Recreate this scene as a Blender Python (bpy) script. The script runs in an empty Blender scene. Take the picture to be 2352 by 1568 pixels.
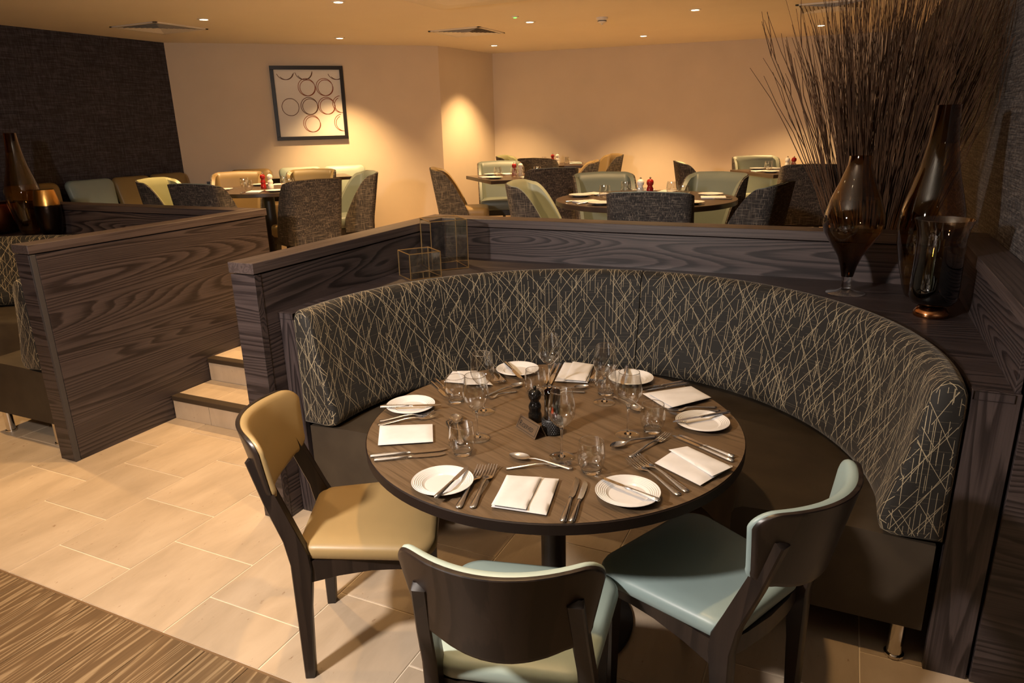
import bpy, bmesh, math, random
from mathutils import Vector, Matrix

SC = bpy.context.scene
COL = SC.collection
R = math.radians
random.seed(7)

# ------------------------------------------------------------------ camera
# world: x to the right along the booth fronts, y into the room, z up; camera above the origin
CAM_F, CAM_TH, CAM_RO, CAM_YAW, CAM_H = 1608.5, .2981, -.0246, .4425, 1.685
def _w(v):
    c, s = math.cos(CAM_YAW), math.sin(CAM_YAW)
    return Vector((v[0]*c - v[1]*s, v[0]*s + v[1]*c, v[2]))
_F = Vector((0, math.cos(CAM_TH), -math.sin(CAM_TH)))
_U0 = Vector((0, math.sin(CAM_TH), math.cos(CAM_TH)))
_X = math.cos(CAM_RO)*Vector((1, 0, 0)) + math.sin(CAM_RO)*_U0
_U = -math.sin(CAM_RO)*Vector((1, 0, 0)) + math.cos(CAM_RO)*_U0
CX, CU, CF = _w(_X), _w(_U), _w(_F)
def px(u, v, z):
    """point of the horizontal plane z that the photograph shows at pixel u, v"""
    d = CX*((u-1176)/CAM_F) - CU*((v-784)/CAM_F) + CF
    return Vector((0, 0, CAM_H)) + d*((z-CAM_H)/d.z)
cd = bpy.data.cameras.new('camera'); cam = bpy.data.objects.new('camera', cd); COL.objects.link(cam)
cd.sensor_width = 36; cd.lens = CAM_F/2352*36; cd.clip_start = .02; cd.clip_end = 60
m = Matrix((CX, CU, -CF)).transposed().to_4x4(); m.translation = (0, 0, CAM_H); cam.matrix_world = m
SC.camera = cam

# ------------------------------------------------------------------ light and exposure
vs = SC.view_settings
vs.view_transform = 'Standard'; vs.look = 'None'; vs.gamma = 1; vs.use_curve_mapping = False; vs.exposure = 0.55
cy = SC.cycles; cy.max_bounces = 6; cy.diffuse_bounces = 3; cy.glossy_bounces = 3; cy.transmission_bounces = 5; cy.transparent_max_bounces = 12; cy.adaptive_threshold = .06
wd = bpy.data.worlds.new('world'); SC.world = wd; wd.use_nodes = True
wd.node_tree.nodes['Background'].inputs[0].default_value = (1, .72, .45, 1)
wd.node_tree.nodes['Background'].inputs[1].default_value = .03
WARM = (1, .61, .26); KEY = (1, .89, .80)
def lamp(name, kind, loc, energy, color, **kw):
    l = bpy.data.lights.new(name, kind); l.energy = energy; l.color = color
    aim = kw.pop('aim', None)
    for k, v in kw.items(): setattr(l, k, v)
    o = bpy.data.objects.new(name, l); COL.objects.link(o); o.location = loc
    if aim is not None: o.rotation_euler = (Vector(aim)-Vector(loc)).to_track_quat('-Z', 'Y').to_euler()
    return o
# a lamp on a stand to the left of the camera, as the shadows of the vase and the chair legs show
lamp('front_light', 'AREA', (-1.70, .05, 1.98), 58, KEY, aim=(-.95, 3.2, 1.0), shape='DISK', size=.18)
CEIL = 2.65
DOWN_SEEN = [(468, 44), (777, 4), (780, 87), (1217, 50), (1135, 104), (1478, 82), (1597, 22), (1886, 58)]
DOWN_E = [170, 250, 215, 240, 170, 225, 240, 200]
DOWN_OFF = [(-2.95, 2.4, 76), (-3.0, .8, 52), (-.95, 1.75, 56), (.9, -.9, 30), (-4.9, 2.3, 110), (-2.9, 3.9, 170), (-1.2, 4.75, 120), (-4.2, -1.6, 60)]

# ------------------------------------------------------------------ mesh helpers
class MB:
    def __init__(s): s.v = []; s.f = []; s.uv = {}
    def add(s, vs_, fs, uvs=None):
        n = len(s.v); s.v += [tuple(p) for p in vs_]
        for i, f in enumerate(fs):
            if uvs: s.uv[len(s.f)] = uvs[i]
            s.f.append(tuple(k+n for k in f))
        return s
    def box(s, x0, x1, y0, y1, z0, z1):
        v = [(x, y, z) for z in (z0, z1) for y in (y0, y1) for x in (x0, x1)]
        return s.add(v, [(0, 2, 3, 1), (4, 5, 7, 6), (0, 1, 5, 4), (2, 6, 7, 3), (0, 4, 6, 2), (1, 3, 7, 5)])
    def rbox(s, x0, x1, y0, y1, z0, z1, r=.003, seg=1):
        bm = bmesh.new(); bmesh.ops.create_cube(bm, size=1)
        for q in bm.verts: q.co = Vector(((x0+x1)/2+q.co.x*(x1-x0), (y0+y1)/2+q.co.y*(y1-y0), (z0+z1)/2+q.co.z*(z1-z0)))
        bmesh.ops.bevel(bm, geom=list(bm.edges), offset=r, segments=seg, affect='EDGES', profile=.5)
        s.add([q.co.copy() for q in bm.verts], [[q.index for q in f.verts] for f in (bm.verts.index_update(), bm.faces)[1]])
        bm.free(); return s
    def lathe(s, prof, seg=24, c=(0, 0, 0)):
        rows = []
        for r, z in prof:
            if r < 1e-6: s.v.append((c[0], c[1], c[2]+z)); rows.append([len(s.v)-1])
            else:
                b = len(s.v)
                for k in range(seg):
                    a = 2*math.pi*k/seg; s.v.append((c[0]+r*math.cos(a), c[1]+r*math.sin(a), c[2]+z))
                rows.append(list(range(b, b+seg)))
        for A, B in zip(rows, rows[1:]):
            for k in range(seg):
                k2 = (k+1) % seg
                if len(A) == 1 and len(B) == 1: continue
                if len(A) == 1: s.f.append((A[0], B[k2], B[k]))
                elif len(B) == 1: s.f.append((A[k], A[k2], B[0]))
                else: s.f.append((A[k], A[k2], B[k2], B[k]))
        return s
    def tube(s, pts, r, seg=6, cap=True):
        pts = [Vector(p) for p in pts]; n = len(pts)
        rs = r if isinstance(r, (list, tuple)) else [r]*n
        rows = []; ref = None
        for i, p in enumerate(pts):
            t = (pts[min(i+1, n-1)]-pts[max(i-1, 0)]).normalized()
            if ref is None: ref = Vector((0, 0, 1)) if abs(t.z) < .9 else Vector((1, 0, 0))
            u = (ref-t*ref.dot(t)).normalized(); w = t.cross(u); ref = u
            b = len(s.v)
            for k in range(seg):
                a = 2*math.pi*k/seg; q = p+(u*math.cos(a)+w*math.sin(a))*rs[i]; s.v.append(tuple(q))
            rows.append(b)
        for A, B in zip(rows, rows[1:]):
            for k in range(seg): s.f.append((A+k, A+(k+1) % seg, B+(k+1) % seg, B+k))
        if cap: s.f.append(tuple(range(rows[0]+seg-1, rows[0]-1, -1))); s.f.append(tuple(range(rows[-1], rows[-1]+seg)))
        return s
    def loft(s, rings, close=True, cap=True):
        n = len(rings[0]); b0 = len(s.v)
        for rg in rings: s.v += [tuple(p) for p in rg]
        for i in range(len(rings)-1):
            A = b0+i*n; B = A+n
            for k in range(n if close else n-1):
                k2 = (k+1) % n; s.f.append((A+k, A+k2, B+k2, B+k))
        if cap: s.f.append(tuple(range(b0+n-1, b0-1, -1))); e = b0+(len(rings)-1)*n; s.f.append(tuple(range(e, e+n)))
        return s
    def prism(s, poly, z0, z1):
        n = len(poly); b = len(s.v)
        s.v += [(p[0], p[1], z0) for p in poly]+[(p[0], p[1], z1) for p in poly]
        s.f.append(tuple(range(b+n-1, b-1, -1))); s.f.append(tuple(range(b+n, b+2*n)))
        for k in range(n): s.f.append((b+k, b+(k+1) % n, b+n+(k+1) % n, b+n+k))
        return s
    def xform(s, M):
        s.v = [tuple(M @ Vector(p)) for p in s.v]; return s
    def mesh(s, name, mat, smooth=35):
        me = bpy.data.meshes.new(name); me.from_pydata(s.v, [], s.f)
        if s.uv:
            l = me.uv_layers.new(name='UVMap')
            for i, p in enumerate(me.polygons):
                for j, li in enumerate(p.loop_indices):
                    if i in s.uv: l.data[li].uv = s.uv[i][j]
        bm = bmesh.new(); bm.from_mesh(me); bmesh.ops.recalc_face_normals(bm, faces=bm.faces); bm.to_mesh(me); bm.free()
        if smooth:
            me.polygons.foreach_set('use_smooth', [True]*len(me.polygons)); me.set_sharp_from_angle(angle=R(smooth))
        if mat: me.materials.append(mat)
        return me
def link(name, data, parent=None, loc=None, rz=0, kind=None):
    o = bpy.data.objects.new(name, data); COL.objects.link(o)
    if parent: o.parent = parent
    if loc is not None: o.location = loc
    if rz: o.rotation_euler.z = rz
    if kind: o['kind'] = kind
    return o
def part(name, mb, mat, parent, smooth=35, **kw): return link(name, mb.mesh(name, mat, smooth), parent, **kw)
def tag(o, label, cat, group=None):
    o['label'] = label; o['category'] = cat
    if group: o['group'] = group
    return o
def thing(name, label, cat, loc=(0, 0, 0), rz=0, group=None):
    o = link(name, None, None, loc, rz); o.empty_display_size = .05
    return tag(o, label, cat, group)
def solid(name, mb, mat, label, cat, group=None, smooth=35, **kw): return tag(part(name, mb, mat, None, smooth, **kw), label, cat, group)
def struct(name, mb, mat, parent=None, smooth=35, label=None):
    o = part(name, mb, mat, parent, smooth)
    if not parent: o['kind'] = 'structure'
    if label: o['label'] = label
    return o
def face_angle(d): return math.atan2(d[1], d[0])-math.pi/2    # rotation that turns local +y to direction d

# ------------------------------------------------------------------ materials
def mat(name, base=(.5, .5, .5), rough=.5, metal=0, **kw):
    m_ = bpy.data.materials.new(name); m_.use_nodes = True
    b = m_.node_tree.nodes['Principled BSDF']
    b.inputs['Base Color'].default_value = (*base, 1); b.inputs['Roughness'].default_value = rough; b.inputs['Metallic'].default_value = metal
    for k, v in kw.items():
        i = b.inputs[k.replace('_', ' ')]; i.default_value = (*v, 1) if isinstance(v, tuple) else v
    return m_
class G:
    """small node-graph helper around one material"""
    def __init__(s, m_): s.m = m_; s.t = m_.node_tree; s.b = s.t.nodes.get('Principled BSDF')
    def n(s, typ, **kw):
        q = s.t.nodes.new(typ)
        for k, v in kw.items(): setattr(q, k, v)
        return q
    def put(s, sock, v):
        if hasattr(v, 'is_linked') or isinstance(v, bpy.types.NodeSocket): s.t.links.new(v, sock)
        else: sock.default_value = v
    def math(s, op, a, b=0.0, c=None):
        q = s.n('ShaderNodeMath', operation=op); s.put(q.inputs[0], a); s.put(q.inputs[1], b)
        if c is not None: s.put(q.inputs[2], c)
        return q.outputs[0]
    def coord(s, which='Object', scale=(1, 1, 1), rnd=0, rot=(0, 0, 0)):
        tc = s.n('ShaderNodeTexCoord'); mp = s.n('ShaderNodeMapping'); mp.inputs['Scale'].default_value = scale; mp.inputs['Rotation'].default_value = rot
        s.t.links.new(tc.outputs[which], mp.inputs['Vector'])
        if rnd:
            oi = s.n('ShaderNodeObjectInfo'); k = s.math('MULTIPLY', oi.outputs['Random'], rnd)
            cb = s.n('ShaderNodeCombineXYZ')
            for i in range(3): s.put(cb.inputs[i], k)
            s.t.links.new(cb.outputs[0], mp.inputs['Location'])
        return mp.outputs[0]
    def noise(s, vec, scale, detail=2, rough=.5, dist=0):
        q = s.n('ShaderNodeTexNoise'); s.put(q.inputs['Vector'], vec); q.inputs['Scale'].default_value = scale
        q.inputs['Detail'].default_value = detail; q.inputs['Roughness'].default_value = rough; q.inputs['Distortion'].default_value = dist
        return q.outputs['Fac']
    def ramp(s, fac, stops):
        q = s.n('ShaderNodeValToRGB'); s.put(q.inputs[0], fac); e = q.color_ramp.elements
        while len(e) > 1: e.remove(e[-1])
        e[0].position = stops[0][0]; e[0].color = (*stops[0][1], 1)
        for p, c in stops[1:]: k = e.new(p); k.color = (*c, 1)
        return q.outputs[0]
    def mix(s, fac, a, b, mode='MIX'):
        q = s.n('ShaderNodeMix', data_type='RGBA', blend_type=mode); s.put(q.inputs[0], fac)
        for i, v in ((6, a), (7, b)): s.put(q.inputs[i], (*v, 1) if isinstance(v, tuple) else v)
        return q.outputs[2]
    def base(s, c): s.put(s.b.inputs['Base Color'], c); return s
    def bump(s, h, strength=.2, dist=.002):
        q = s.n('ShaderNodeBump'); q.inputs['Strength'].default_value = strength; q.inputs['Distance'].default_value = dist
        s.put(q.inputs['Height'], h); s.t.links.new(q.outputs[0], s.b.inputs['Normal']); return s

def wood(name, cols, axis, rough=.42, cross=.10, along=.55, rings=9, fine=.35, rnd=20, bump=.15):
    """figured timber: contour lines of a stretched noise give the cathedral grain, fine streaks run along axis"""
    m_ = mat(name, rough=rough); g = G(m_)
    sc = [1/cross]*3; sc[axis] = 1/along
    v = g.coord('Object', tuple(sc), rnd)
    n1 = g.noise(v, .55, 1.5, .45, .25)
    sf = [160]*3; sf[axis] = 3.5
    st = g.noise(g.coord('Object', tuple(sf), rnd), 1, 2, .6)
    k = g.math('MULTIPLY', n1, rings*2.0)
    k = g.math('ADD', k, g.math('MULTIPLY', st, .35))
    fr = g.math('FRACT', k)
    ring = g.ramp(fr, [(0, (0, 0, 0)), (.18, (.12,)*3), (.42, (.70,)*3), (.90, (1, 1, 1)), (1, (.1,)*3)])
    f = g.math('ADD', g.math('MULTIPLY', ring, 1-fine), g.math('MULTIPLY', st, fine*1.1))
    g.base(g.ramp(f, [(.12, cols[0]), (.5, cols[1]), (.95, cols[2])]))
    g.bump(f, bump, .001)
    return m_
ASH = ((.009, .0066, .0070), (.034, .0248, .0252), (.082, .061, .058))
AF = dict(cross=.16, along=1.3, rings=21, fine=.40, rnd=33)
FIG_LIT = tuple(tuple(k*1.3 for k in c) for c in ASH)  # same ash lightened for the rear panels: front lamp's light painted into the colour
fig_x_lit = wood('figured_ash_x_lit', FIG_LIT, 0, **AF); fig_y = wood('figured_ash_y', ASH, 1, **AF)
AK = dict(cross=.13, along=2.4, rings=21, fine=.46)
ash_x = wood('dark_ash_grain_x', ASH, 0, **AK); ash_y = wood('dark_ash_grain_y', ASH, 1, **AK); ash_z = wood('dark_ash_grain_z', ASH, 2, **AK)
ASHC = ((.045, .032, .030), (.072, .052, .048), (.092, .068, .062))
cap_x = wood('cap_ash_x', ASHC, 0, cross=.02, along=.8, rings=3); cap_y = wood('cap_ash_y', ASHC, 1, cross=.02, along=.8, rings=3)
table_wood = wood('oak_laminate', ((.040, .026, .014), (.108, .070, .039), (.160, .108, .064)), 0, rough=.33, cross=.16, along=1.5, rings=13, fine=.74, rnd=0, bump=.03)
table_edge = mat('table_edge_dark', (.012, .0066, .0048), .55, Specular_IOR_Level=.25)
chair_wood = wood('wenge_beech', ((.012, .008, .0068), (.0165, .0108, .0086), (.028, .018, .0135)), 2, rough=.36, cross=.07, along=.6, rings=3, fine=.25, bump=.02)
plank_wood = wood('limed_oak_plank', ((.40, .29, .165), (.165, .102, .050), (.105, .062, .030)), 1, rough=.45, cross=.075, along=1.3, rings=9, fine=.48, rnd=40, bump=.05)
plank_gap = mat('plank_joint', (.55, .42, .26), .7)
dark_void = mat('shadow_gap', (.006, .005, .005), .9)

def tile_mat():
    m_ = mat('beige_stone_tile', rough=.42); g = G(m_)
    n1 = g.noise(g.coord('Object', (3.2, 1.1, 1), 30), 2.2, 5, .6, .4)
    n2 = g.noise(g.coord('Object', (1, .45, 1), 30), 42, 3, .7)
    oi = g.n('ShaderNodeObjectInfo')
    c = g.ramp(n1, [(.25, (.43, .335, .235)), (.5, (.52, .41, .295)), (.75, (.60, .485, .36))])
    spk = g.ramp(n2, [(.24, (.55, .42, .33)), (.33, (1, 1, 1))])
    c = g.mix(1.0, c, spk, 'MULTIPLY')
    var = g.math('ADD', g.math('MULTIPLY', oi.outputs['Random'], .16), .90)
    cb = g.n('ShaderNodeCombineColor')
    for i in range(3): g.put(cb.inputs[i], var)
    g.base(g.mix(1.0, c, cb.outputs[0], 'MULTIPLY')).bump(n1, .06, .002)
    return m_
tile = tile_mat()
grout = mat('pale_grout', (.84, .72, .56), .8)
def noisy(name, c0, c1, scale=3, rough=.6, bump=0, detail=4, **kw):
    m_ = mat(name, rough=rough, **kw); g = G(m_); n = g.noise(g.coord('Object'), scale, detail)
    g.base(g.ramp(n, [(.3, c0), (.7, c1)]))
    if bump: g.bump(n, bump, .002)
    return m_
paint = noisy('cream_wall_paint', (.72, .615, .49), (.755, .645, .515), 3, .8)
ceil_paint = noisy('ceiling_paint', (.79, .71, .59), (.82, .74, .61), 2, .85)
white_metal = mat('white_enamel', (.78, .73, .65), .45)
upper_floor_mat = noisy('brown_stone_floor', (.30, .215, .135), (.36, .265, .17), 4, .4)

def woven(name, c0, c1, c2, sx, sy, ax=(0, 2), rough=.8, bump=.25):
    """cloth or grass-cloth: fine streaks crossing in two directions of the surface"""
    m_ = mat(name, rough=rough); g = G(m_)
    a = [0]*3
    s1 = [8]*3; s2 = [8]*3
    s1[ax[0]] = sx[0]; s1[ax[1]] = sx[1]; s2[ax[0]] = sy[0]; s2[ax[1]] = sy[1]
    h = g.noise(g.coord('Object', tuple(s1)), 1, 2, .6); v = g.noise(g.coord('Object', tuple(s2)), 1, 2, .6)
    f = g.math('ADD', g.math('MULTIPLY', h, .55), g.math('MULTIPLY', v, .45))
    g.base(g.ramp(f, [(.36, c0), (.5, c1), (.64, c2)])).bump(f, bump, .002)
    return m_
paper_left = woven('woven_wallpaper', (.010, .0095, .014), (.032, .030, .043), (.080, .073, .098), (7, 150), (110, 14), (1, 2))
paper_right = woven('grasscloth_wallpaper', (.020, .017, .017), (.070, .060, .056), (.165, .145, .130), (4, 240), (30, 90), (1, 2))
def tweed_mat():
    m_ = mat('charcoal_tweed', rough=.9); g = G(m_)
    tc = g.coord('Object', (1, 1, 1))
    h = g.noise(g.coord('Object', (14, 14, 420)), 1, 1, .5); v = g.noise(g.coord('Object', (360, 360, 9)), 1, 1, .5)
    f = g.math('MAXIMUM', h, v)
    g.base(g.ramp(f, [(.48, (.020, .0165, .0155)), (.60, (.060, .050, .045)), (.74, (.27, .22, .17))])).bump(f, .3, .002)
    return m_
tweed = tweed_mat()
def leather(name, c, rough=.42):
    m_ = mat(name, c, rough); g = G(m_); n = g.noise(g.coord('Object'), 5, 3)
    k = tuple(x*.92 for x in c)
    g.base(g.ramp(n, [(.3, k), (.7, c)])).bump(g.noise(g.coord('Object'), 420, 2), .05, .0006)
    return m_
ochre = leather('ochre_leather', (.36, .245, .105)); mint = leather('mint_leather', (.41, .50, .44)); duck = leather('blue_grey_leather', (.27, .355, .35))
sage = leather('sage_leather', (.27, .275, .15)); olive = leather('olive_leather', (.25, .185, .08)); umber = leather('umber_leather', (.16, .105, .05))
suede = noisy('dark_brown_suede', (.034, .0235, .014), (.050, .036, .022), 9, .62)
black_wood = mat('black_stained_wood', (.013, .009, .007), .4)

def line_fabric():
    """dark cloth printed with thin gold lines: verticals and two families of diagonals broken into dashes"""
    m_ = mat('gold_line_fabric', rough=.75); g = G(m_)
    tc = g.n('ShaderNodeTexCoord'); sp = g.n('ShaderNodeSeparateXYZ'); g.t.links.new(tc.outputs['UV'], sp.inputs[0])
    u, v = sp.outputs[0], sp.outputs[1]
    def wn(a, b):
        q = g.n('ShaderNodeTexWhiteNoise', noise_dimensions='2D'); cb = g.n('ShaderNodeCombineXYZ'); g.put(cb.inputs[0], a); g.put(cb.inputs[1], b)
        g.t.links.new(cb.outputs[0], q.inputs['Vector']); return q.outputs['Value']
    def layer(deg, pitch, seg, prob, width, seed):
        c, s_ = math.cos(R(deg)), math.sin(R(deg))       # deg: direction of the line from horizontal
        U = g.math('SUBTRACT', g.math('MULTIPLY', u, s_), g.math('MULTIPLY', v, c))
        Wd = g.math('ADD', g.math('MULTIPLY', u, c), g.math('MULTIPLY', v, s_))
        q = g.math('DIVIDE', U, pitch); idn = g.math('FLOOR', q); fr = g.math('FRACT', q)
        off = g.math('ADD', g.math('MULTIPLY', wn(idn, seed), .6), .2)
        line = g.math('LESS_THAN', g.math('ABSOLUTE', g.math('SUBTRACT', fr, off)), width/pitch)
        sg = g.math('FLOOR', g.math('ADD', g.math('DIVIDE', Wd, seg), g.math('MULTIPLY', wn(idn, seed+3.7), 9)))
        on = g.math('LESS_THAN', wn(g.math('ADD', idn, seed*1.3), g.math('ADD', sg, .5)), prob)
        return g.math('MULTIPLY', line, on)
    acc = None
    for L in ((90, .020, .080, .42, .0009, 1.0), (90, .030, .06, .40, .0009, 2.0), (54, .046, .14, .62, .0010, 3.0), (60, .060, .11, .5, .0010, 4.0),
              (128, .050, .14, .62, .0010, 5.0), (122, .075, .10, .5, .0010, 6.0)):
        l = layer(*L); acc = l if acc is None else g.math('MAXIMUM', acc, l)
    hz = g.math('MULTIPLY', layer(3, .016, .05, .4, .0006, 8.0), .22)
    acc = g.math('MAXIMUM', acc, hz)
    n = g.noise(g.coord('UV', (1, 1, 1)), 260, 2)
    acc = g.math('MULTIPLY', acc, g.math('ADD', g.math('MULTIPLY', n, .9), .45))
    g.base(g.mix(acc, (.010, .0088, .0075), (.42, .345, .22)))
    g.b.inputs['Sheen Weight'].default_value = .2; g.b.inputs['Sheen Roughness'].default_value = .45; g.b.inputs['Sheen Tint'].default_value = (.75, .66, .55, 1)
    return m_
fabric = line_fabric()
steel = mat('polished_steel', (.78, .79, .82), .14, 1.0); chrome = mat('chrome', (.70, .67, .63), .12, 1.0); brass = mat('antique_brass', (.55, .36, .15), .4, .85)
china = mat('white_china', (.60, .585, .57), .22); linen = noisy('white_linen', (.58, .565, .56), (.62, .605, .60), 30, .9, .05)
black_gloss = mat('black_lacquer', (.008, .007, .006), .12); black_matt = mat('black_rubber', (.007, .006, .0055), .5)
red_gloss = mat('red_lacquer', (.30, .012, .010), .16); white_gloss = mat('white_lacquer', (.78, .74, .68), .2)
def thin_glass(name, tint=(1, 1, 1), ior=1.5, zramp=None):
    """sheet glass: clear or tinted transmission with a Fresnel reflection on top"""
    m_ = bpy.data.materials.new(name); m_.use_nodes = True; g = G(m_); g.t.nodes.remove(g.b)
    out = g.t.nodes['Material Output']; tr = g.n('ShaderNodeBsdfTransparent'); gl = g.n('ShaderNodeBsdfGlossy'); fr = g.n('ShaderNodeLayerWeight'); mx = g.n('ShaderNodeMixShader')
    tr.inputs[0].default_value = (*tint, 1); gl.inputs['Roughness'].default_value = .03; gl.inputs[0].default_value = (1, 1, 1, 1); fr.inputs[0].default_value = .5; f0 = 2.3*((ior-1)/(ior+1))**2
    fac = g.math('ADD', g.math('MULTIPLY', g.math('POWER', fr.outputs['Facing'], 2.6), 1-f0), f0)
    if zramp:
        sp = g.n('ShaderNodeSeparateXYZ'); g.t.links.new(g.coord('Object'), sp.inputs[0]); g.put(tr.inputs[0], g.ramp(g.math('DIVIDE', sp.outputs[2], zramp[0]), zramp[1]))
    g.t.links.new(fac, mx.inputs[0]); g.t.links.new(tr.outputs[0], mx.inputs[1]); g.t.links.new(gl.outputs[0], mx.inputs[2]); g.t.links.new(mx.outputs[0], out.inputs[0])
    return m_
clear = thin_glass('clear_thin_glass', (.965, .965, .955), 1.58); tumbler_glass = thin_glass('moulded_tumbler_glass', (.95, .95, .94), 1.9); glass = mat('solid_glass', (1, 1, 1), 0.0, Transmission_Weight=1.0, IOR=1.48)
amber = thin_glass('smoked_amber_glass', (.56, .39, .17), 1.36)
ombre = thin_glass('amber_ombre_glass', (.4, .3, .2), 1.36, (.58, [(.10, (.06, .02, .008)), (.34, (.26, .15, .06)), (.60, (.70, .55, .36))]))
hurricane_glass = thin_glass('copper_ombre_glass', (.5, .4, .3), 1.42, (.37, [(.15, (.015, .006, .003)), (.50, (.10, .045, .018)), (.62, (.70, .60, .48))]))
brown_glass = thin_glass('dark_brown_glass', (.20, .08, .03), 1.55)
def emit(name, c, s):
    m_ = mat(name, c, .5); b = m_.node_tree.nodes['Principled BSDF']; b.inputs['Emission Color'].default_value = (*c, 1); b.inputs['Emission Strength'].default_value = s; return m_
lamp_glow = emit('lamp_lens', (1, .80, .50), 14); flame_glow = emit('candle_flame', (1, .42, .10), 9); led_glow = emit('green_led', (.15, .9, .12), 1.6)
copper = mat('mercury_copper', (.50, .22, .09), .16, 1.0); gold_foil = None
def gold_mat():
    m_ = mat('hammered_gold', rough=.3, metal=1.0); g = G(m_)
    sp = g.n('ShaderNodeSeparateXYZ'); g.t.links.new(g.coord('Object'), sp.inputs[0])
    n = g.noise(g.coord('Object', (1, 1, 1)), 26, 3)
    g.base(g.ramp(g.math('ADD', g.math('DIVIDE', sp.outputs[2], .36), g.math('MULTIPLY', n, .04)), [(.665, (.035, .025, .02)), (.685, (.75, .42, .12))])).bump(n, .4, .004)
    return m_
gold_foil = gold_mat()
twig_mat = noisy('dried_twig_bark', (.050, .024, .012), (.150, .075, .036), 8, .7)

# ------------------------------------------------------------------ the room shell
ZU = .45                                                    # upper floor
TX0, TPX, TPY, YW = -1.588, .4468, .4325, 1.335
fl = struct('floor', MB().box(-7.4, 1.6, YW, 3.7, -.05, -.003), grout)
def tile_mesh(dx, dy, t=.02, r=.0015):
    return MB().rbox(0, dx, 0, dy, -t, 0, r).mesh('tile', tile, 30)
_tm = {}
def put_tile(parent, x0, x1, y0, y1, z=0, g=.0050):
    k = (round(x1-x0, 3), round(y1-y0, 3))
    if k not in _tm: _tm[k] = tile_mesh(x1-x0-g, y1-y0-g)
    return link('tile', _tm[k], parent, (x0+g/2, y0+g/2, z))
for i in range(-12, 6):
    x0 = TX0+i*TPX; y = (1.77 if i % 2 == 0 else 1.552)-TPY
    while y < 3.6:
        a, b = max(y, YW+.004), min(y+TPY, 3.68)
        if b-a > .03 and not (y > 2.72 and -3.6 < x0+TPX/2 < -2.2): put_tile(fl, x0, x0+TPX, a, b)
        y += TPY
wfl = struct('floor', MB().box(-7.4, 1.6, -3.2, YW-.001, -.05, -.004), plank_gap)
pm = MB().rbox(-.0970, .0970, -1.5, 1.5, -.02, 0, .0008).mesh('plank', plank_wood, 30)
for i in range(-12, 12):
    for j, yc in enumerate((YW-1.502, YW-4.504)):
        link('plank', pm, wfl, (-1.72+i*.1975, yc, 0))
trim = struct('trim_1', MB().rbox(-7.4, 1.6, YW-.006, YW+.003, -.02, .0015, .001), mat('brass_floor_strip', (.20, .12, .06), .4))
ufl = struct('floor', MB().box(-7.4, 1.2, 3.76, 11.0, -.1, ZU).box(-3.60, -2.28, 3.36, 3.76, -.1, ZU-.001), upper_floor_mat)
# walls
def wall(name, pts, z0, z1, m_, th=.12):
    """vertical slab between two floor points; thickness to the left of the direction of travel"""
    (x0, y0), (x1, y1) = pts; d = Vector((x1-x0, y1-y0)).normalized(); n = Vector((-d.y, d.x))*th
    return struct(name, MB().prism([(x0, y0), (x1, y1), (x1+n.x, y1+n.y), (x0+n.x, y0+n.y)], z0, z1), m_, smooth=0)
wl = wall('wall_left', [(-6.95, -3.2), (-6.95, 5.93)], 0, CEIL, paper_left)
wall('wall_picture', [(-6.95, 5.93), (-4.73, 8.06)], ZU, CEIL, paint)
wall('wall_column', [(-4.73, 8.06), (-4.62, 9.34)], ZU, CEIL, paint)
wall('wall_back', [(-4.62, 9.34), (.62, 10.12)], ZU, CEIL, paint)
wall('wall_right', [(.60, 10.3), (.60, 2.3)], 0, CEIL, paper_right)
wall('wall_front', [(2.2, -3.15), (-6.95, -3.15)], 0, CEIL, paint)
wall('wall_side', [(2.15, 2.3), (2.15, -3.15)], 0, CEIL, paper_left)
wall('wall_return', [(.80, 2.26), (2.2, 2.26)], 0, CEIL, paper_left)
struct('ceiling', MB().box(-7.6, 2.2, -3.2, 11.2, CEIL, CEIL+.08), ceil_paint, smooth=0)

# ------------------------------------------------------------------ stairs up to the rear dining room
st = thing('staircase', 'three beige tiled steps with dark nosings between the two booth partitions', 'stairs', (-2.95, 2.75, 0))
SX0, SX1 = -.677, .681
part('step_core', MB().box(SX0, SX1, .012, .60, 0, .147).box(SX0, SX1, .312, .60, .147, .297).box(SX0, SX1, .614, .66, .297, .445), grout, st)
for k in range(3):
    yk = .302*k; zk = .15*k
    xs = [SX0, SX0+.30+.1*(k % 2), SX0+.75+.1*(k % 2), SX1]
    for a, b in zip(xs, xs[1:]):
        part('riser_tile', MB().rbox(a+.002, b-.002, yk, yk+.012, zk+.001, zk+.118, .001), tile, st)
        if k < 2: part('tread_tile', MB().rbox(a+.002, b-.002, yk+.055, yk+.30, zk+.135, zk+.15, .001), tile, st)
    part('nosing', MB().rbox(SX0, SX1, yk-.006, yk+.053, zk+.120, zk+.1515, .003), mat('dark_nosing', (.045, .030, .018), .5), st)

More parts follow.
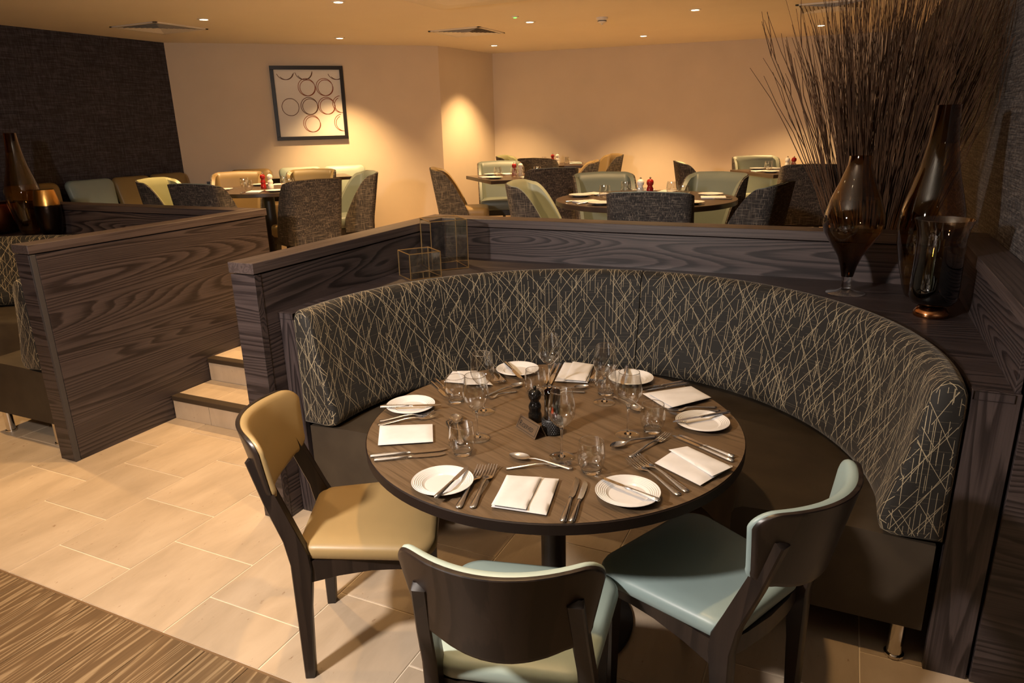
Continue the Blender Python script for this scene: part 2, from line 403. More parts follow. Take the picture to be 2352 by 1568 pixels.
# ------------------------------------------------------------------ booth partitions
ZP = 1.18
CXB, CYB = -.84, 2.27                                         # centre of the curved bench
def arc_path(rr, n=40, y_end=2.19, a0=0, a1=180):
    """points of the bench curve at radius rr, running from the right arm round the back to the left arm"""
    pts = []
    if a0 == 0: pts.append((CXB+rr, y_end))
    for k in range(n+1):
        a = R(a0+(a1-a0)*k/n); pts.append((CXB+rr*math.cos(a), CYB+rr*math.sin(a)))
    if a1 == 180: pts.append((CXB-rr, y_end))
    return pts
def cap(t, m_, x0, x1, y0, y1): part('cap', MB().rbox(x0, x1, y0, y1, ZP-.045, ZP, .002), m_, t)
def booth(dx, label, right_end):
    t = thing('booth_surround', label, 'partition', (dx, 0, 0))
    # left-hand run
    part('core', MB().box(-2.250, -2.155, 2.10, 3.70, 0, ZP-.05), dark_void, t)
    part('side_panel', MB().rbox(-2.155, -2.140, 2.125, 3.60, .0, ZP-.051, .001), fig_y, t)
    part('side_panel', MB().rbox(-2.265, -2.250, 2.125, 3.72, .0, ZP-.051, .001), ash_y, t)
    part('end_panel', MB().rbox(-2.267, -2.138, 2.085, 2.122, 0, ZP-.051, .0015), ash_x, t)
    cap(t, cap_y, -2.270, -2.135, 2.080, 3.585)
    xr = .595 if right_end else .492
    # rear run
    part('core', MB().box(-2.25, xr-.1, 3.615, 3.705, 0, ZP-.05), dark_void, t)
    part('rear_panel', MB().rbox(-2.138, .478, 3.600, 3.615, .0, ZP-.051, .001), fig_x_lit, t)
    part('rear_panel', MB().rbox(-2.265, xr-.005, 3.705, 3.72, .0, ZP-.051, .001), ash_x, t)
    cap(t, cap_x, -2.270, xr, 3.587, 3.728)
    # right-hand run against the wall
    if right_end:
        part('core', MB().box(.50, .59, 2.22, 3.60, 0, ZP-.05), dark_void, t)
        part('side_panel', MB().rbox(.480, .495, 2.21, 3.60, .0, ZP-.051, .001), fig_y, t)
        part('end_panel', MB().rbox(.506, .80, 2.19, 2.212, 0, ZP-.051, .0015), ash_x, t)
        cap(t, cap_y, .472, .598, 2.185, 3.585)
    # shelf behind the bench and the panels that close its arms
    A = arc_path(1.222); sh = MB(); outer = []
    for (x, y) in A:
        ex, ey = x-CXB, y-CYB; k = 9
        if ex > 1e-6: k = min(k, (.480-CXB)/ex)
        if ex < -1e-6: k = min(k, (-2.138-CXB)/ex)
        if ey > 1e-6: k = min(k, (3.600-CYB)/ey)
        outer.append((CXB+ex*k, CYB+ey*k) if ey > 0 else (CXB+ex*k, y))
    n = len(A); b = []
    for z in (.925, .95): b += [(p[0], p[1], z) for p in A]+[(p[0], p[1], z) for p in outer]
    fs = []
    for k in range(n-1): fs += [(k, k+1, n+k+1, n+k), (2*n+k, 3*n+k, 3*n+k+1, 2*n+k+1), (k, 2*n+k, 2*n+k+1, k+1), (n+k, n+k+1, 3*n+k+1, 3*n+k)]
    part('shelf', sh.add(b, fs), ash_x, t, 20)
    part('arm_panel', MB().rbox(.380, .497, 2.195, 2.225, 0, .951, .0015), ash_z, t)
    part('arm_panel', MB().rbox(-2.137, -2.062, 2.195, 2.225, 0, .951, .0015), ash_z, t)
    return t
booth(0, 'dark ash panelled partition with flat cap and shelf around the booth by the stairs', True)
booth(-4.25, 'dark ash panelled partition with flat cap around the darker booth beyond the stairs', False)
# the stair side of the far booth
t = thing('stair_screen', 'tall dark ash panelled screen rising on the far side of the tiled steps', 'partition', (0, 0, 0))
part('core', MB().box(-3.735, -3.645, 2.12, 3.70, 0, ZP-.05), dark_void, t)
part('side_panel', MB().rbox(-3.645, -3.630, 2.135, 3.715, 0, ZP-.051, .001), ash_y, t)
part('side_panel', MB().rbox(-3.750, -3.735, 2.135, 3.60, 0, ZP-.051, .001), ash_y, t)
part('end_panel', MB().rbox(-3.752, -3.643, 2.105, 2.132, 0, ZP-.051, .0015), ash_x, t)
part('end_strip', MB().rbox(-3.642, -3.628, 2.105, 2.132, 0, ZP-.051, .001), mat('grey_edge_strip', (.05, .045, .045), .5), t)
part('cap', MB().rbox(-3.755, -3.625, 2.10, 3.728, ZP-.045, ZP, .002), cap_y, t)

# ------------------------------------------------------------------ curved banquettes
def back_section(a0, a1):
    prof = [(1.213, .462), (1.214, .90), (1.212, .935), (1.203, .958), (1.185, .970), (1.162, .972), (1.140, .962), (1.122, .94), (1.112, .90),
            (1.095, .78), (1.065, .64), (1.040, .54), (1.034, .50), (1.045, .470), (1.07, .460), (1.10, .458)]
    mid = (1.14, .70); n = len(prof)
    vl = [0]
    for p, q in zip(prof, prof[1:]): vl.append(vl[-1]+math.hypot(q[0]-p[0], q[1]-p[1]))
    # stations along the curve: (shrink, position)
    st_ = []
    N = 30; ends = []
    if a0 == 0: st_ += [('s', 2.195), ('s', 2.235)]
    for k in range(N+1): st_.append(('a', a0+(a1-a0)*k/N))
    if a1 == 180: st_ += [('t', 2.235), ('t', 2.195)]
    def pt(s_, r, z, push=0):
        if s_[0] == 's': return (CXB+r, s_[1]-push, z)
        if s_[0] == 't': return (CXB-r, s_[1]-push, z)
        a = R(s_[1]); return (CXB+r*math.cos(a), CYB+r*math.sin(a), z)
    rings = []; us = []
    def ring(s_, k, push=0):
        return [pt(s_, mid[0]+(r-mid[0])*k[0], mid[1]+(z-mid[1])*k[1], push) for r, z in prof]
    u = 0; prev = None
    for i, s_ in enumerate(st_):
        p = Vector(pt(s_, 1.08, 0))
        if prev is not None: u += (p-prev).length
        prev = p
        rings.append(ring(s_, (1, 1))); us.append(u)
    # rounded ends
    first, last = st_[0], st_[-1]
    def end(s_, sign):
        out = []
        for k, push in (((.93, .98), .012), ((.80, .945), .018)):
            if s_[0] == 'a': out.append([tuple(Vector(q)) for q in ring((s_[0], s_[1]+sign*push*20), k)])
            else: out.append(ring(s_, k, push))
        return out
    if a0 == 0: e0 = end(first, -1)
    else: e0 = [ring(('a', a0-.0), (.985, .995))]
    if a1 == 180: e1 = end(last, 1)
    else: e1 = [ring(('a', a1+.0), (.985, .995))]
    rings = e0[::-1]+rings+e1
    us = [us[0]-.012*(len(e0)-k) for k in range(len(e0))]+us+[us[-1]+.012*(k+1) for k in range(len(e1))]
    mb = MB(); vv = [p for rg in rings for p in rg]; fs = []; uv = []
    for i in range(len(rings)-1):
        for k in range(n-1):
            fs.append((i*n+k, i*n+k+1, (i+1)*n+k+1, (i+1)*n+k)); uv.append([(us[i], vl[k]), (us[i], vl[k+1]), (us[i+1], vl[k+1]), (us[i+1], vl[k])])
        fs.append((i*n+n-1, i*n, (i+1)*n, (i+1)*n+n-1)); uv.append([(us[i], 0)]*4)
    def capuv(): return [(p[0]*1.0+5, p[1]) for p in prof]
    fs.append(tuple(range(n-1, -1, -1))); uv.append(capuv()[::-1])
    e = (len(rings)-1)*n; fs.append(tuple(range(e, e+n))); uv.append(capuv())
    return mb.add(vv, fs, uv)
BS = [back_section(0, 92).mesh('backrest', fabric, 50), back_section(92.25, 180).mesh('backrest', fabric, 50)]
def seat_mesh():
    prof = [(1.20, .135), (1.20, .44), (1.00, .452), (.70, .454), (.635, .45), (.612, .438), (.603, .418), (.600, .135)]
    rings = []
    P = [arc_path(r, 48, 2.20) for r, z in prof]
    for i in range(len(P[0])): rings.append([(P[k][i][0], P[k][i][1], prof[k][1]) for k in range(len(prof))])
    return MB().loft(rings).mesh('seat', suede, 40)
SEAT = seat_mesh()
LEG = MB().lathe([(0, .136), (.024, .136), (.024, .012), (.030, .010), (.031, .002), (.029, 0), (0, 0)], 20).mesh('leg', chrome, 40)
def banquette(dx, label):
    t = thing('curved_banquette', label, 'banquette', (dx, 0, 0))
    for q in BS: link('backrest', q, t)
    link('seat', SEAT, t)
    for x, y in ((.30, 2.232), (-.165, 2.232), (-1.98, 2.232), (-1.50, 2.232), (-.30, 2.62), (-.60, 2.86), (-1.1, 2.85), (-1.4, 2.6)): link('leg', LEG, t, (x, y, 0))
banquette(0, 'curved brown banquette with gold-lined black fabric backrest behind the laid round table')
banquette(-4.25, 'curved dark banquette in the far booth, mostly hidden by the stair screen')

# ------------------------------------------------------------------ round table in front
TX, TY, TZ = -.79, 1.963, .75
t = thing('round_table', 'large round brown wood dining table laid for six on one black column', 'table', (TX, TY, 0), R(-25))
part('table_top', MB().lathe([(0, .0), (.600, .0), (.6, .001)], 96, (0, 0, TZ-.001)), table_wood, t)
part('edge_band', MB().lathe([(0, TZ-.036), (.590, TZ-.036), (.602, TZ-.033), (.603, TZ-.004), (.599, TZ-.0012), (0, TZ-.0012)], 96), table_edge, t)
part('column', MB().lathe([(0, .028), (.043, .028), (.042, TZ-.05), (.12, TZ-.048), (.12, TZ-.037), (0, TZ-.037)], 32), black_wood, t)
part('base', MB().lathe([(0, 0), (.278, 0), (.280, .010), (.272, .016), (.10, .026), (.05, .032), (0, .032)], 64), black_matt, t)

# ------------------------------------------------------------------ dining chairs
def outline(wt, wb, h, rt, rb, bow, n=8):
    """rounded trapezoid: half width wt at the top, wb at the bottom, bottom edge bowed down by bow"""
    pts = []
    def corner(cx, cy, r, a0):
        for k in range(n+1):
            a = R(a0+90*k/n); pts.append((cx+r*math.cos(a), cy+r*math.sin(a)))
    corner(wt-rt, h-rt, rt, 0); corner(-wt+rt, h-rt, rt, 90); corner(-wb+rb, rb, rb, 180)
    for k in range(1, 8):
        x = -wb+rb+(2*wb-2*rb)*k/8; pts.append((x, -bow*(1-(x/(wb-rb))**2)))
    corner(wb-rb, rb, rb, 270)
    res = []
    for a, b in zip(pts, pts[1:]+pts[:1]):
        k = max(1, int(math.hypot(b[0]-a[0], b[1]-a[1])/.022)+1 if math.hypot(b[0]-a[0], b[1]-a[1]) > .022 else 1)
        res += [(a[0]+(b[0]-a[0])*j/k, a[1]+(b[1]-a[1])*j/k) for j in range(k)]
    return res
def pillow(mb, out, mapf, prof, c):
    """closed puffed pad: prof lists (scale, depth) from the rim of one face over the edge to the other face"""
    rings = [[mapf(c[0]+(p[0]-c[0])*k, c[1]+(p[1]-c[1])*k, d) for p in out] for k, d in prof]
    n = len(out); b0 = len(mb.v)
    mb.loft(rings, True, False)
    for i, (k, d) in ((0, prof[0]), (len(prof)-1, prof[-1])):
        mb.v.append(tuple(mapf(c[0], c[1], d))); ci = len(mb.v)-1; b = b0+i*n
        for j in range(n): mb.f.append((b+(j+1) % n, b+j, ci) if i == 0 else (b+j, b+(j+1) % n, ci))
    return mb
def chair_parts(cloth):
    P = []
    out = outline(.222, .198, .225, .045, .055, .027)
    def bm_(x, s, d):                                # back surface: s up the back, d forwards
        return Vector((x, -.318-.22*s+1.9*x*x+d, .630+s*.975))
    P.append(('back_shell', pillow(MB(), out, bm_, [(k/10, -.012) for k in range(10)]+[(.975, -.012), (.995, -.010), (1, -.006), (1, .001)]+[(k/10, .001) for k in range(9, -1, -1)], (0, .105)).mesh('back_shell', chair_wood, 40)))
    P.append(('back_pad', pillow(MB(), out, bm_, [(k/10, .0012) for k in range(10)]+[(.975, .0012), (.992, .006), (.992, .014), (.975, .021), (.93, .026), (.85, .029), (.7, .031), (.55, .033), (.4, .034), (.25, .034), (.12, .034), (0, .034)], (0, .105)).mesh('back_pad', cloth, 60)))
    so = []
    def scorner(cx, cy, r, a0, n=8):
        for k in range(n+1): a = R(a0+90*k/n); so.append((cx+r*math.cos(a), cy+r*math.sin(a)))
    scorner(.232-.075, .225-.075, .075, 0); scorner(-.232+.075, .225-.075, .075, 90); scorner(-.195+.06, -.205+.06, .06, 180); scorner(.195-.06, -.205+.06, .06, 270)
    P.append(('seat', pillow(MB(), so, lambda x, y, d: Vector((x, y, d)), [(0, .428), (.6, .428), (.965, .430), (.99, .436), (1, .450), (.993, .463), (.97, .473), (.90, .480), (.7, .484), (.4, .483), (0, .482)], (0, 0)).mesh('seat', cloth, 60)))
    for sx in (-1, 1):
        x0, x1 = sorted((sx*.168, sx*.204))
        poly = [(-.222, 0), (-.190, 0), (-.176, .25), (-.158, .40), (-.163, .455), (-.242, .640), (-.290, .762), (-.306, .771), (-.321, .761), (-.279, .620), (-.236, .50), (-.222, .42), (-.222, .2)]
        mb = MB()
        rings = []
        for x, k in ((x0, 0), (x0+.004, 1), (x1-.004, 1), (x1, 0)):
            c = (-.20, .40); rings.append([(x, c[0]+(y-c[0])*(1 if k else .985), z if z == 0 else z) for y, z in [(y + (0 if k else (.003 if y < -.2 else -.003)), z) for y, z in poly]])
            rings[-1] = [(q[0]-sx*.07*max(0, q[2]-.45), q[1], q[2]) for q in rings[-1]]
        P.append(('rear_leg', mb.loft(rings).mesh('rear_leg', chair_wood, 40)))
        fx = sx*.188
        P.append(('front_leg', MB().loft([[(fx+a*w_, .178+b*w_, z) for a, b in ((-1, -1), (1, -1), (1, 1), (-1, 1))] for z, w_ in ((0, .012), (.02, .0125), (.36, .019), (.428, .020))]).mesh('front_leg', chair_wood, 30)))
        P.append(('side_rail', MB().loft([[(sx*(.186+q), y, z) for q, z in ((-.009, zb), (.009, zb), (.009, .428), (-.009, .428))] for y, zb in ((-.17, .352), (-.08, .372), (.02, .384), (.10, .383), (.165, .376))]).mesh('side_rail', chair_wood, 40)))
    for y, nm, bow in ((.182, 'front_rail', 0), (-.185, 'rear_rail', -.02)):
        P.append((nm, MB().loft([[(x, y+q+bow*(1-(x/.175)**2), z) for q, z in ((-.009, .375), (.009, .375), (.009, .428), (-.009, .428))] for x in (-.172, -.10, 0, .10, .172)]).mesh(nm, chair_wood, 40)))
    return P
def dining_chair(parts_, label, loc, d):
    t = thing('dining_chair', label, 'chair', (loc[0], loc[1], 0), face_angle(d), 'chairs at the front round table')
    by = {}
    for nm, me in parts_: by[nm] = link(nm, me, by['back_shell'] if nm == 'back_pad' else t)
    return t
P_mint = chair_parts(mint)
def at_back(c, d, off):                                 # origin of a chair whose back top stands at c and which faces d
    d = Vector(d).normalized(); return (c[0]+d.x*off, c[1]+d.y*off)
dining_chair(chair_parts(ochre), 'dark wood dining chair with ochre leather seat and back, left of the table', at_back((-1.560, 1.522), (.88, .475), .277), (.88, .475))
dining_chair(P_mint, 'dark wood dining chair with pale mint pads, nearest the camera with its back turned', at_back((-.574, 1.118), (-.235, .972), .277), (-.235, .972))
dining_chair(chair_parts(duck), 'dark wood dining chair with blue-grey pads at the right of the table', at_back((-.005, 1.667), (-.905, .425), .277), (-.905, .425))

# ------------------------------------------------------------------ tableware
def lift(p, z): return (p.x, p.y, z)
PLATE = MB().lathe([(0, .004), (.050, .004), (.054, .006), (.058, .0090), (.060, .0085), (.063, .0105), (.065, .010), (.068, .0120), (.070, .0115), (.073, .0135), (.075, .013), (.078, .015), (.080, .0145), (.0845, .0165), (.0855, .0155), (.082, .013), (.060, .005), (.045, 0), (0, 0)], 48).mesh('side_plate', china, 25)
CLOW = MB().lathe([(0, .004), (.050, .004), (.085, .016), (.085, .0145), (.045, 0), (0, 0)], 20).mesh('side_plate', china, 40)
# fork along +x, tip at .2
def sect(x, z, w_, h): return [(x, a*w_, z+b*h) for a, b in ((-1, 0), (-.6, .9), (0, 1.15), (.6, .9), (1, 0), (.6, -.9), (0, -1.05), (-.6, -.9))]
def fork_mesh(L=.2):
    mb = MB().loft([sect(0, .003, .002, .001), sect(.002, .003, .0075, .0022), sect(.012, .003, .0085, .0026), sect(.05, .0060, .0055, .0024), sect(.09, .0105, .0036, .0022), sect(.118, .0110, .0032, .0020), sect(.128, .0090, .0060, .0016), sect(.140, .0052, .0118, .0012), sect(.152, .0038, .0125, .0010)])
    for k in range(4):
        yc = -.0105+.007*k
        mb.loft([[(x, yc+a*w_, z+b*.0009) for a, b in ((-1, -1), (1, -1), (1, 1), (-1, 1))] for x, z, w_ in ((.148, .0038, .0021), (.165, .0042, .0019), (.185, .0072, .0017), (.2, .0120, .0010))])
    return mb.mesh('fork', steel, 45)
def spoon_mesh():
    mb = MB().loft([sect(0, .003, .002, .001), sect(.002, .003, .0075, .0022), sect(.012, .003, .0085, .0026), sect(.05, .0060, .0055, .0024), sect(.09, .0105, .0036, .0022), sect(.116, .0115, .0032, .0020), sect(.130, .0098, .0042, .0016), sect(.138, .0080, .006, .0010)])
    NU, NV = 12, 8; vv = []; fs = []
    for sgn in (1, 0):
        for i in range(NU+1):
            s_ = i/NU; w_ = .0205*math.sin(math.pi*min(1, max(.02, s_**.85*.98+.01)))**.6
            for j in range(NV+1):
                t_ = -1+2*j/NV; dz = .0085*(1-t_*t_)*math.sin(math.pi*max(.03, min(.97, s_)))**.7
                vv.append((.134+.066*s_, w_*t_, .0095-dz+(.0006 if sgn else 0)))
        o = 0 if sgn else (NU+1)*(NV+1)
        for i in range(NU):
            for j in range(NV):
                a = o+i*(NV+1)+j; fs.append((a, a+1, a+NV+2, a+NV+1))
    return mb.add(vv, fs).mesh('spoon', steel, 60)
def knife_mesh():
    mb = MB().loft([sect(0, .0045, .003, .002), sect(.003, .0045, .0078, .0042), sect(.02, .0045, .0085, .0045), sect(.07, .0045, .0065, .0042), sect(.105, .0045, .0048, .0036), sect(.112, .0045, .0055, .0030), sect(.118, .0045, .0050, .0016)])
    pr = ((.117, -.005, .005), (.13, -.0085, .0055), (.17, -.0095, .006), (.20, -.0085, .006), (.214, -.0045, .0058), (.222, .002, .0050))
    mb.loft([[(x, a, .0038), (x, b, .0046), (x, b, .0058), (x, a, .0046)] for x, a, b in pr])
    return mb.mesh('knife', steel, 40)
FORK, SPOON, KNIFE = fork_mesh(), spoon_mesh(), knife_mesh()
def cutlery(kind, h, tip, z, label, group, lo=.86, hi=1.14):
    me, L = {'fork': (FORK, .2), 'spoon': (SPOON, .2), 'knife': (KNIFE, .222)}[kind]
    a, b = px(*h, z), px(*tip, z); d = b-a; L2 = math.hypot(d.x, d.y); s_ = min(hi, max(lo, L2/L)); mid_ = (a+b)/2; u = Vector((d.x, d.y, 0)).normalized()
    o = link({'fork': 'dinner_fork', 'spoon': 'dessert_spoon', 'knife': 'dinner_knife'}[kind], me, None, mid_-u*(L*s_/2), math.atan2(d.y, d.x)); o.scale = (s_, s_, 1)
    o.location.z = z
    return tag(o, label, kind, group)
def fold(corners, z0, th, seed, sag=.0):
    """one folded layer of a napkin: a soft slab over four pixel corners"""
    rnd = random.Random(seed); N, Mq = 14, 10
    c = [Vector(q) for q in corners]
    ph = [rnd.uniform(0, 6) for _ in range(4)]
    def pos(i, j):
        s_, t_ = i/N, j/Mq; p = (c[0]*(1-s_)+c[1]*s_)*(1-t_)+(c[3]*(1-s_)+c[2]*s_)*t_
        return p, s_, t_
    top = []; bot = []
    for j in range(Mq+1):
        for i in range(N+1):
            p, s_, t_ = pos(i, j)
            e = min(1, min(s_, 1-s_)*N/1.6, min(t_, 1-t_)*Mq/1.6)
            wob = .0012*math.sin(5*s_+ph[0])*math.sin(4*t_+ph[1])+.0007*math.sin(13*s_+7*t_+ph[2])
            top.append((p.x, p.y, z0+th*(.55+.45*math.sqrt(e))+wob*e+sag*(s_-.5)**2)); bot.append((p.x, p.y, z0+th*(.45-.45*math.sqrt(e))))
    mb = MB(); n = (N+1)*(Mq+1); fs = []
    for j in range(Mq):
        for i in range(N):
            a = j*(N+1)+i; fs += [(a, a+1, a+N+2, a+N+1), (n+a, n+a+N+1, n+a+N+2, n+a+1)]
    rim = [i for i in range(N+1)]+[j*(N+1)+N for j in range(1, Mq+1)]+[Mq*(N+1)+i for i in range(N-1, -1, -1)]+[j*(N+1) for j in range(Mq-1, 0, -1)]
    for k in range(len(rim)): a, b = rim[k], rim[(k+1) % len(rim)]; fs.append((a, n+a, n+b, b))
    return mb.add(top+bot, fs)
def napkin(lower, upper, label, seed):
    z = TZ
    cl = [px(*p, z) for p in lower]; c0 = sum(cl, Vector())/4
    t = thing('linen_napkin', label, 'napkin', (c0.x, c0.y, z), 0, 'folded napkins on the front table')
    loc = lambda pts: [Vector((p.x-c0.x, p.y-c0.y, 0)) for p in pts]
    part('lower_fold', fold(loc(cl), 0.0002, .011, seed), linen, t, 70)
    if upper: part('upper_fold', fold(loc([px(*p, z+.012) for p in upper]), .0095, .009, seed+1), linen, t, 70)
BOWL = MB().lathe([(.004, .094), (.010, .099), (.022, .108), (.033, .122), (.0395, .140), (.0405, .155), (.0385, .172), (.035, .190), (.0318, .2095)], 40).mesh('bowl', clear, 70)
RIM = MB().lathe([(.0314, .2088), (.0322, .2088), (.0324, .2098), (.0318, .2106), (.0312, .2098), (.0314, .2088)], 40).mesh('rim', glass, 60)
STEM = MB().lathe([(0, .0035), (.012, .0045), (.0060, .0075), (.0040, .014), (.0034, .03), (.0034, .075), (.0042, .086), (.0062, .0945), (.0085, .0985), (0, .1000)], 16).mesh('stem', glass, 60)
FOOT = MB().lathe([(0, .0036), (.012, .0040), (.030, .0022), (.0375, .0014), (.0385, .0008), (.0375, 0), (0, 0)], 40).mesh('foot', clear, 60)
TB = MB().lathe([(.026, .010), (.031, .014), (.0365, .026), (.0395, .042), (.0400, .052), (.0388, .066), (.0362, .082), (.0340, .0930)], 40).mesh('bowl', clear, 70)
TR = MB().lathe([(.0334, .0925), (.0344, .0925), (.0346, .0936), (.0340, .0944), (.0332, .0936), (.0334, .0925)], 40).mesh('rim', glass, 60)
TBB = MB().lathe([(0, .0105), (.020, .0112), (.0270, .0128), (.0290, .0108), (.0275, .003), (.0255, 0), (0, 0)], 40).mesh('base', glass, 40)
def wine(p, label):
    t = thing('wine_glass', label, 'wine glass', p, 0, 'wine glasses on the front table')
    link('foot', FOOT, t); link('stem', STEM, t); link('rim', RIM, link('bowl', BOWL, t))
def tumbler(p, label):
    t = thing('water_tumbler', label, 'tumbler', p, 0, 'water tumblers on the front table')
    link('base', TBB, t); link('rim', TR, link('bowl', TB, t))
SETTINGS = [
 dict(who='by the ochre chair', plate=(943.7, 931), bk=((872.6, 936), (1014.5, 932)), forks=[((871, 968), (999, 951.5)), ((867, 977), (1008, 957))],
  knives=[((848.7, 1049.4), (1026.6, 1033.5)), ((857.6, 1058.7), (1024, 1044.7))], sp=((1062, 1032), (1043, 948)), df=((1027, 958), (1045, 1038)),
  nap=([(872.6, 981), (993.7, 977.5), (995, 1018), (868.5, 1026)], None), tum=(1063, 1041), wine=(1096.7, 1006)),
 dict(who='by the near mint chair', plate=(1017, 1106), bk=((998.5, 1147), (1076.6, 1072.4)), forks=[((1052, 1168), (1107, 1075.6)), ((1083, 1170.6), (1134, 1071.8))],
  knives=[((1292, 1201.5), (1326, 1099.5)), ((1311.6, 1201.5), (1346, 1107.5))], sp=((1315.7, 1078), (1170, 1048.5)), df=((1161, 1076.5), (1312.5, 1069)),
  nap=([(1164, 1095), (1283.8, 1104), (1255, 1187), (1128.6, 1168)], [(1166, 1093), (1244, 1097), (1208, 1171), (1128.6, 1160)]), tum=(1357.8, 1082), wine=(1290, 1050)),
 dict(who='by the blue-grey chair', plate=(1442, 1130), bk=((1515.6, 1152.7), (1367, 1095)), forks=[((1561.8, 1138.7), (1443.9, 1058)), ((1580, 1131), (1461, 1051.5))],
  knives=[((1684.6, 1061), (1544, 1002)), ((1686, 1051.7), (1557, 1000.7))], sp=((1504, 1004), (1405, 1030)), df=((1440, 1054), (1539, 999)),
  nap=([(1555, 1033), (1683, 1074), (1608, 1119), (1504, 1067)], [(1579, 1026), (1683, 1073), (1636, 1095), (1536, 1034)]), tum=(1498, 990), wine=(1441.6, 998.4)),
 dict(who='by the right bend of the banquette', plate=(1613.5, 968.8), bk=((1678, 947.4), (1541.7, 972)), forks=[((1646, 936), (1530, 946)), ((1654, 944), (1536, 955))],
  knives=[((1566, 879), (1473, 895)), ((1577, 883), (1483, 899))], sp=((1412, 913), (1466, 947)), df=((1478, 939), (1424, 911)),
  nap=([(1587, 890), (1633.5, 916), (1531.5, 942), (1475.7, 907)], [(1590, 890), (1632, 914), (1545, 936), (1490, 905)]), tum=(1391, 903.5), wine=(1388, 924)),
 dict(who='farthest back below the seam', plate=(1449, 868), bk=((1441, 838), (1428, 889)), forks=[((1380, 838), (1356, 885)), ((1399, 840), (1378, 886))],
  knives=[((1276, 832), (1251, 886)), ((1287, 832), (1262, 887))], sp=((1264, 903), (1340, 892)), df=((1334, 902), (1268, 908)),
  nap=([(1296, 835), (1364, 840), (1350, 882), (1274, 878)], [(1316, 831), (1364, 838), (1345, 876), (1295, 872)]), tum=(1229.6, 904), wine=(1262, 893)),
 dict(who='at the back left', plate=(1188.8, 848.3), bk=((1159.5, 831.7), (1197.8, 871.6)), forks=[((1126, 851), (1146, 886)), ((1136, 850), (1160, 884))],
  knives=[((990.5, 878.6), (1026, 912)), ((1002, 874), (1035, 904))], sp=((1121, 908), (1194.6, 886)), df=((1186, 900), (1114, 919)),
  nap=([(1040, 855.6), (1102, 858), (1133, 887.5), (1020, 880)], [(1050, 853), (1095, 852), (1130, 884), (1066, 884)]), tum=(1048, 922), wine=(1110.7, 945)),
]
for i, s_ in enumerate(SETTINGS):
    w_ = s_['who']; p = px(*s_['plate'], TZ+.010)
    o = link('side_plate', PLATE, None, (p.x, p.y, TZ+.0004)); tag(o, 'round white ridged side plate '+w_, 'plate', 'side plates on the front table')
    k = cutlery('knife', *s_['bk'], TZ+.0165, 'steel butter knife laid across the side plate '+w_, 'butter knives', .7, .98); k.name = 'butter_knife'; k['category'] = 'butter knife'
    for q, ends in zip(('outer', 'inner'), s_['forks']): cutlery('fork', *ends, TZ+.0005, q+' steel dinner fork beside the napkin '+w_, 'dinner forks')
    for q, ends in zip(('inner', 'outer'), s_['knives']): cutlery('knife', *ends, TZ+.0005, q+' steel table knife beside the napkin '+w_, 'table knives')
    cutlery('spoon', *s_['sp'], TZ+.0015, 'steel dessert spoon lying crosswise '+w_, 'dessert spoons')
    f_ = cutlery('fork', *s_['df'], TZ+.0005, 'steel dessert fork lying crosswise beside its spoon '+w_, 'dessert forks', .7, 1.0); f_.name = 'dessert_fork'
    napkin(s_['nap'][0], s_['nap'][1], 'folded white linen napkin '+w_, i*7+1)
    tumbler(lift(px(*s_['tum'], TZ), TZ+.0004), 'clear stemless water tumbler '+w_)
    wine(lift(px(*s_['wine'], TZ), TZ+.0004), 'clear stemmed wine glass '+w_)
MILL = [(0, 0), (.0215, 0), (.0225, .004), (.0225, .026), (.020, .032), (.0185, .036), (.0205, .044), (.0215, .052), (.019, .060), (.0165, .064), (.0145, .070), (.0145, .074), (.0195, .080), (.0215, .090), (.0200, .101), (.0140, .109), (.006, .1115), (0, .112)]
MKNOB = [(0, .111), (.0035, .111), (.0042, .114), (.0062, .117), (.0058, .121), (.003, .124), (0, .1245)]
def mill(p, m_, label, s_=1.0, group=None):
    t = thing('pepper_mill', label, 'mill', p, 0, group); t.scale = (s_,)*3
    b_ = part('body', MB().lathe(MILL, 24), m_, t, 50); part('finial', MB().lathe(MKNOB, 14), chrome if m_ is not black_gloss else black_gloss, b_, 50)
mill(lift(px(1229, 966, TZ), TZ+.0005), black_gloss, 'glossy black turned pepper mill beside the candle holder', 1.0)
p = px(1269, 992, TZ)
t = thing('candle_holder', 'black knurled candle holder with dark brown glass shade on the table', 'candle holder', lift(p, TZ+.0005))
mb = MB().lathe([(0, 0), (.031, 0), (.0335, .003), (.0335, .046), (.031, .050), (.027, .050), (.027, .010), (0, .010)], 40)
hold = part('holder', mb, black_matt, t, 40)
kn = MB()
for j in range(7):
    for k in range(30):
        a = 2*math.pi*(k+.5*(j % 2))/30; r = .0335; z = .007+j*.006; ca, sa = math.cos(a), math.sin(a); d = .0029
        kn.add([(r*math.cos(a-.085), r*math.sin(a-.085), z), (r*ca, r*sa, z-d), (r*math.cos(a+.085), r*math.sin(a+.085), z), (r*ca, r*sa, z+d), ((r+.0016)*ca, (r+.0016)*sa, z)], [(0, 1, 4), (1, 2, 4), (2, 3, 4), (3, 0, 4)])
k_ = part('knurling', kn, black_matt, hold, 0); k_['kind'] = 'stuff'
part('glass_shade', MB().lathe([(.0255, .0105), (.0258, .14), (.0252, .141), (.0246, .14), (.0244, .0115)], 32), brown_glass, t, 40)
cnd = part('candle', MB().lathe([(0, .011), (.018, .011), (.018, .055), (.016, .058), (0, .056)], 20), mat('candle_wax', (.7, .6, .42), .5), t)
part('flame', MB().lathe([(0, .060), (.003, .064), (.0042, .069), (.003, .077), (0, .086)], 12), flame_glow, cnd, 60)
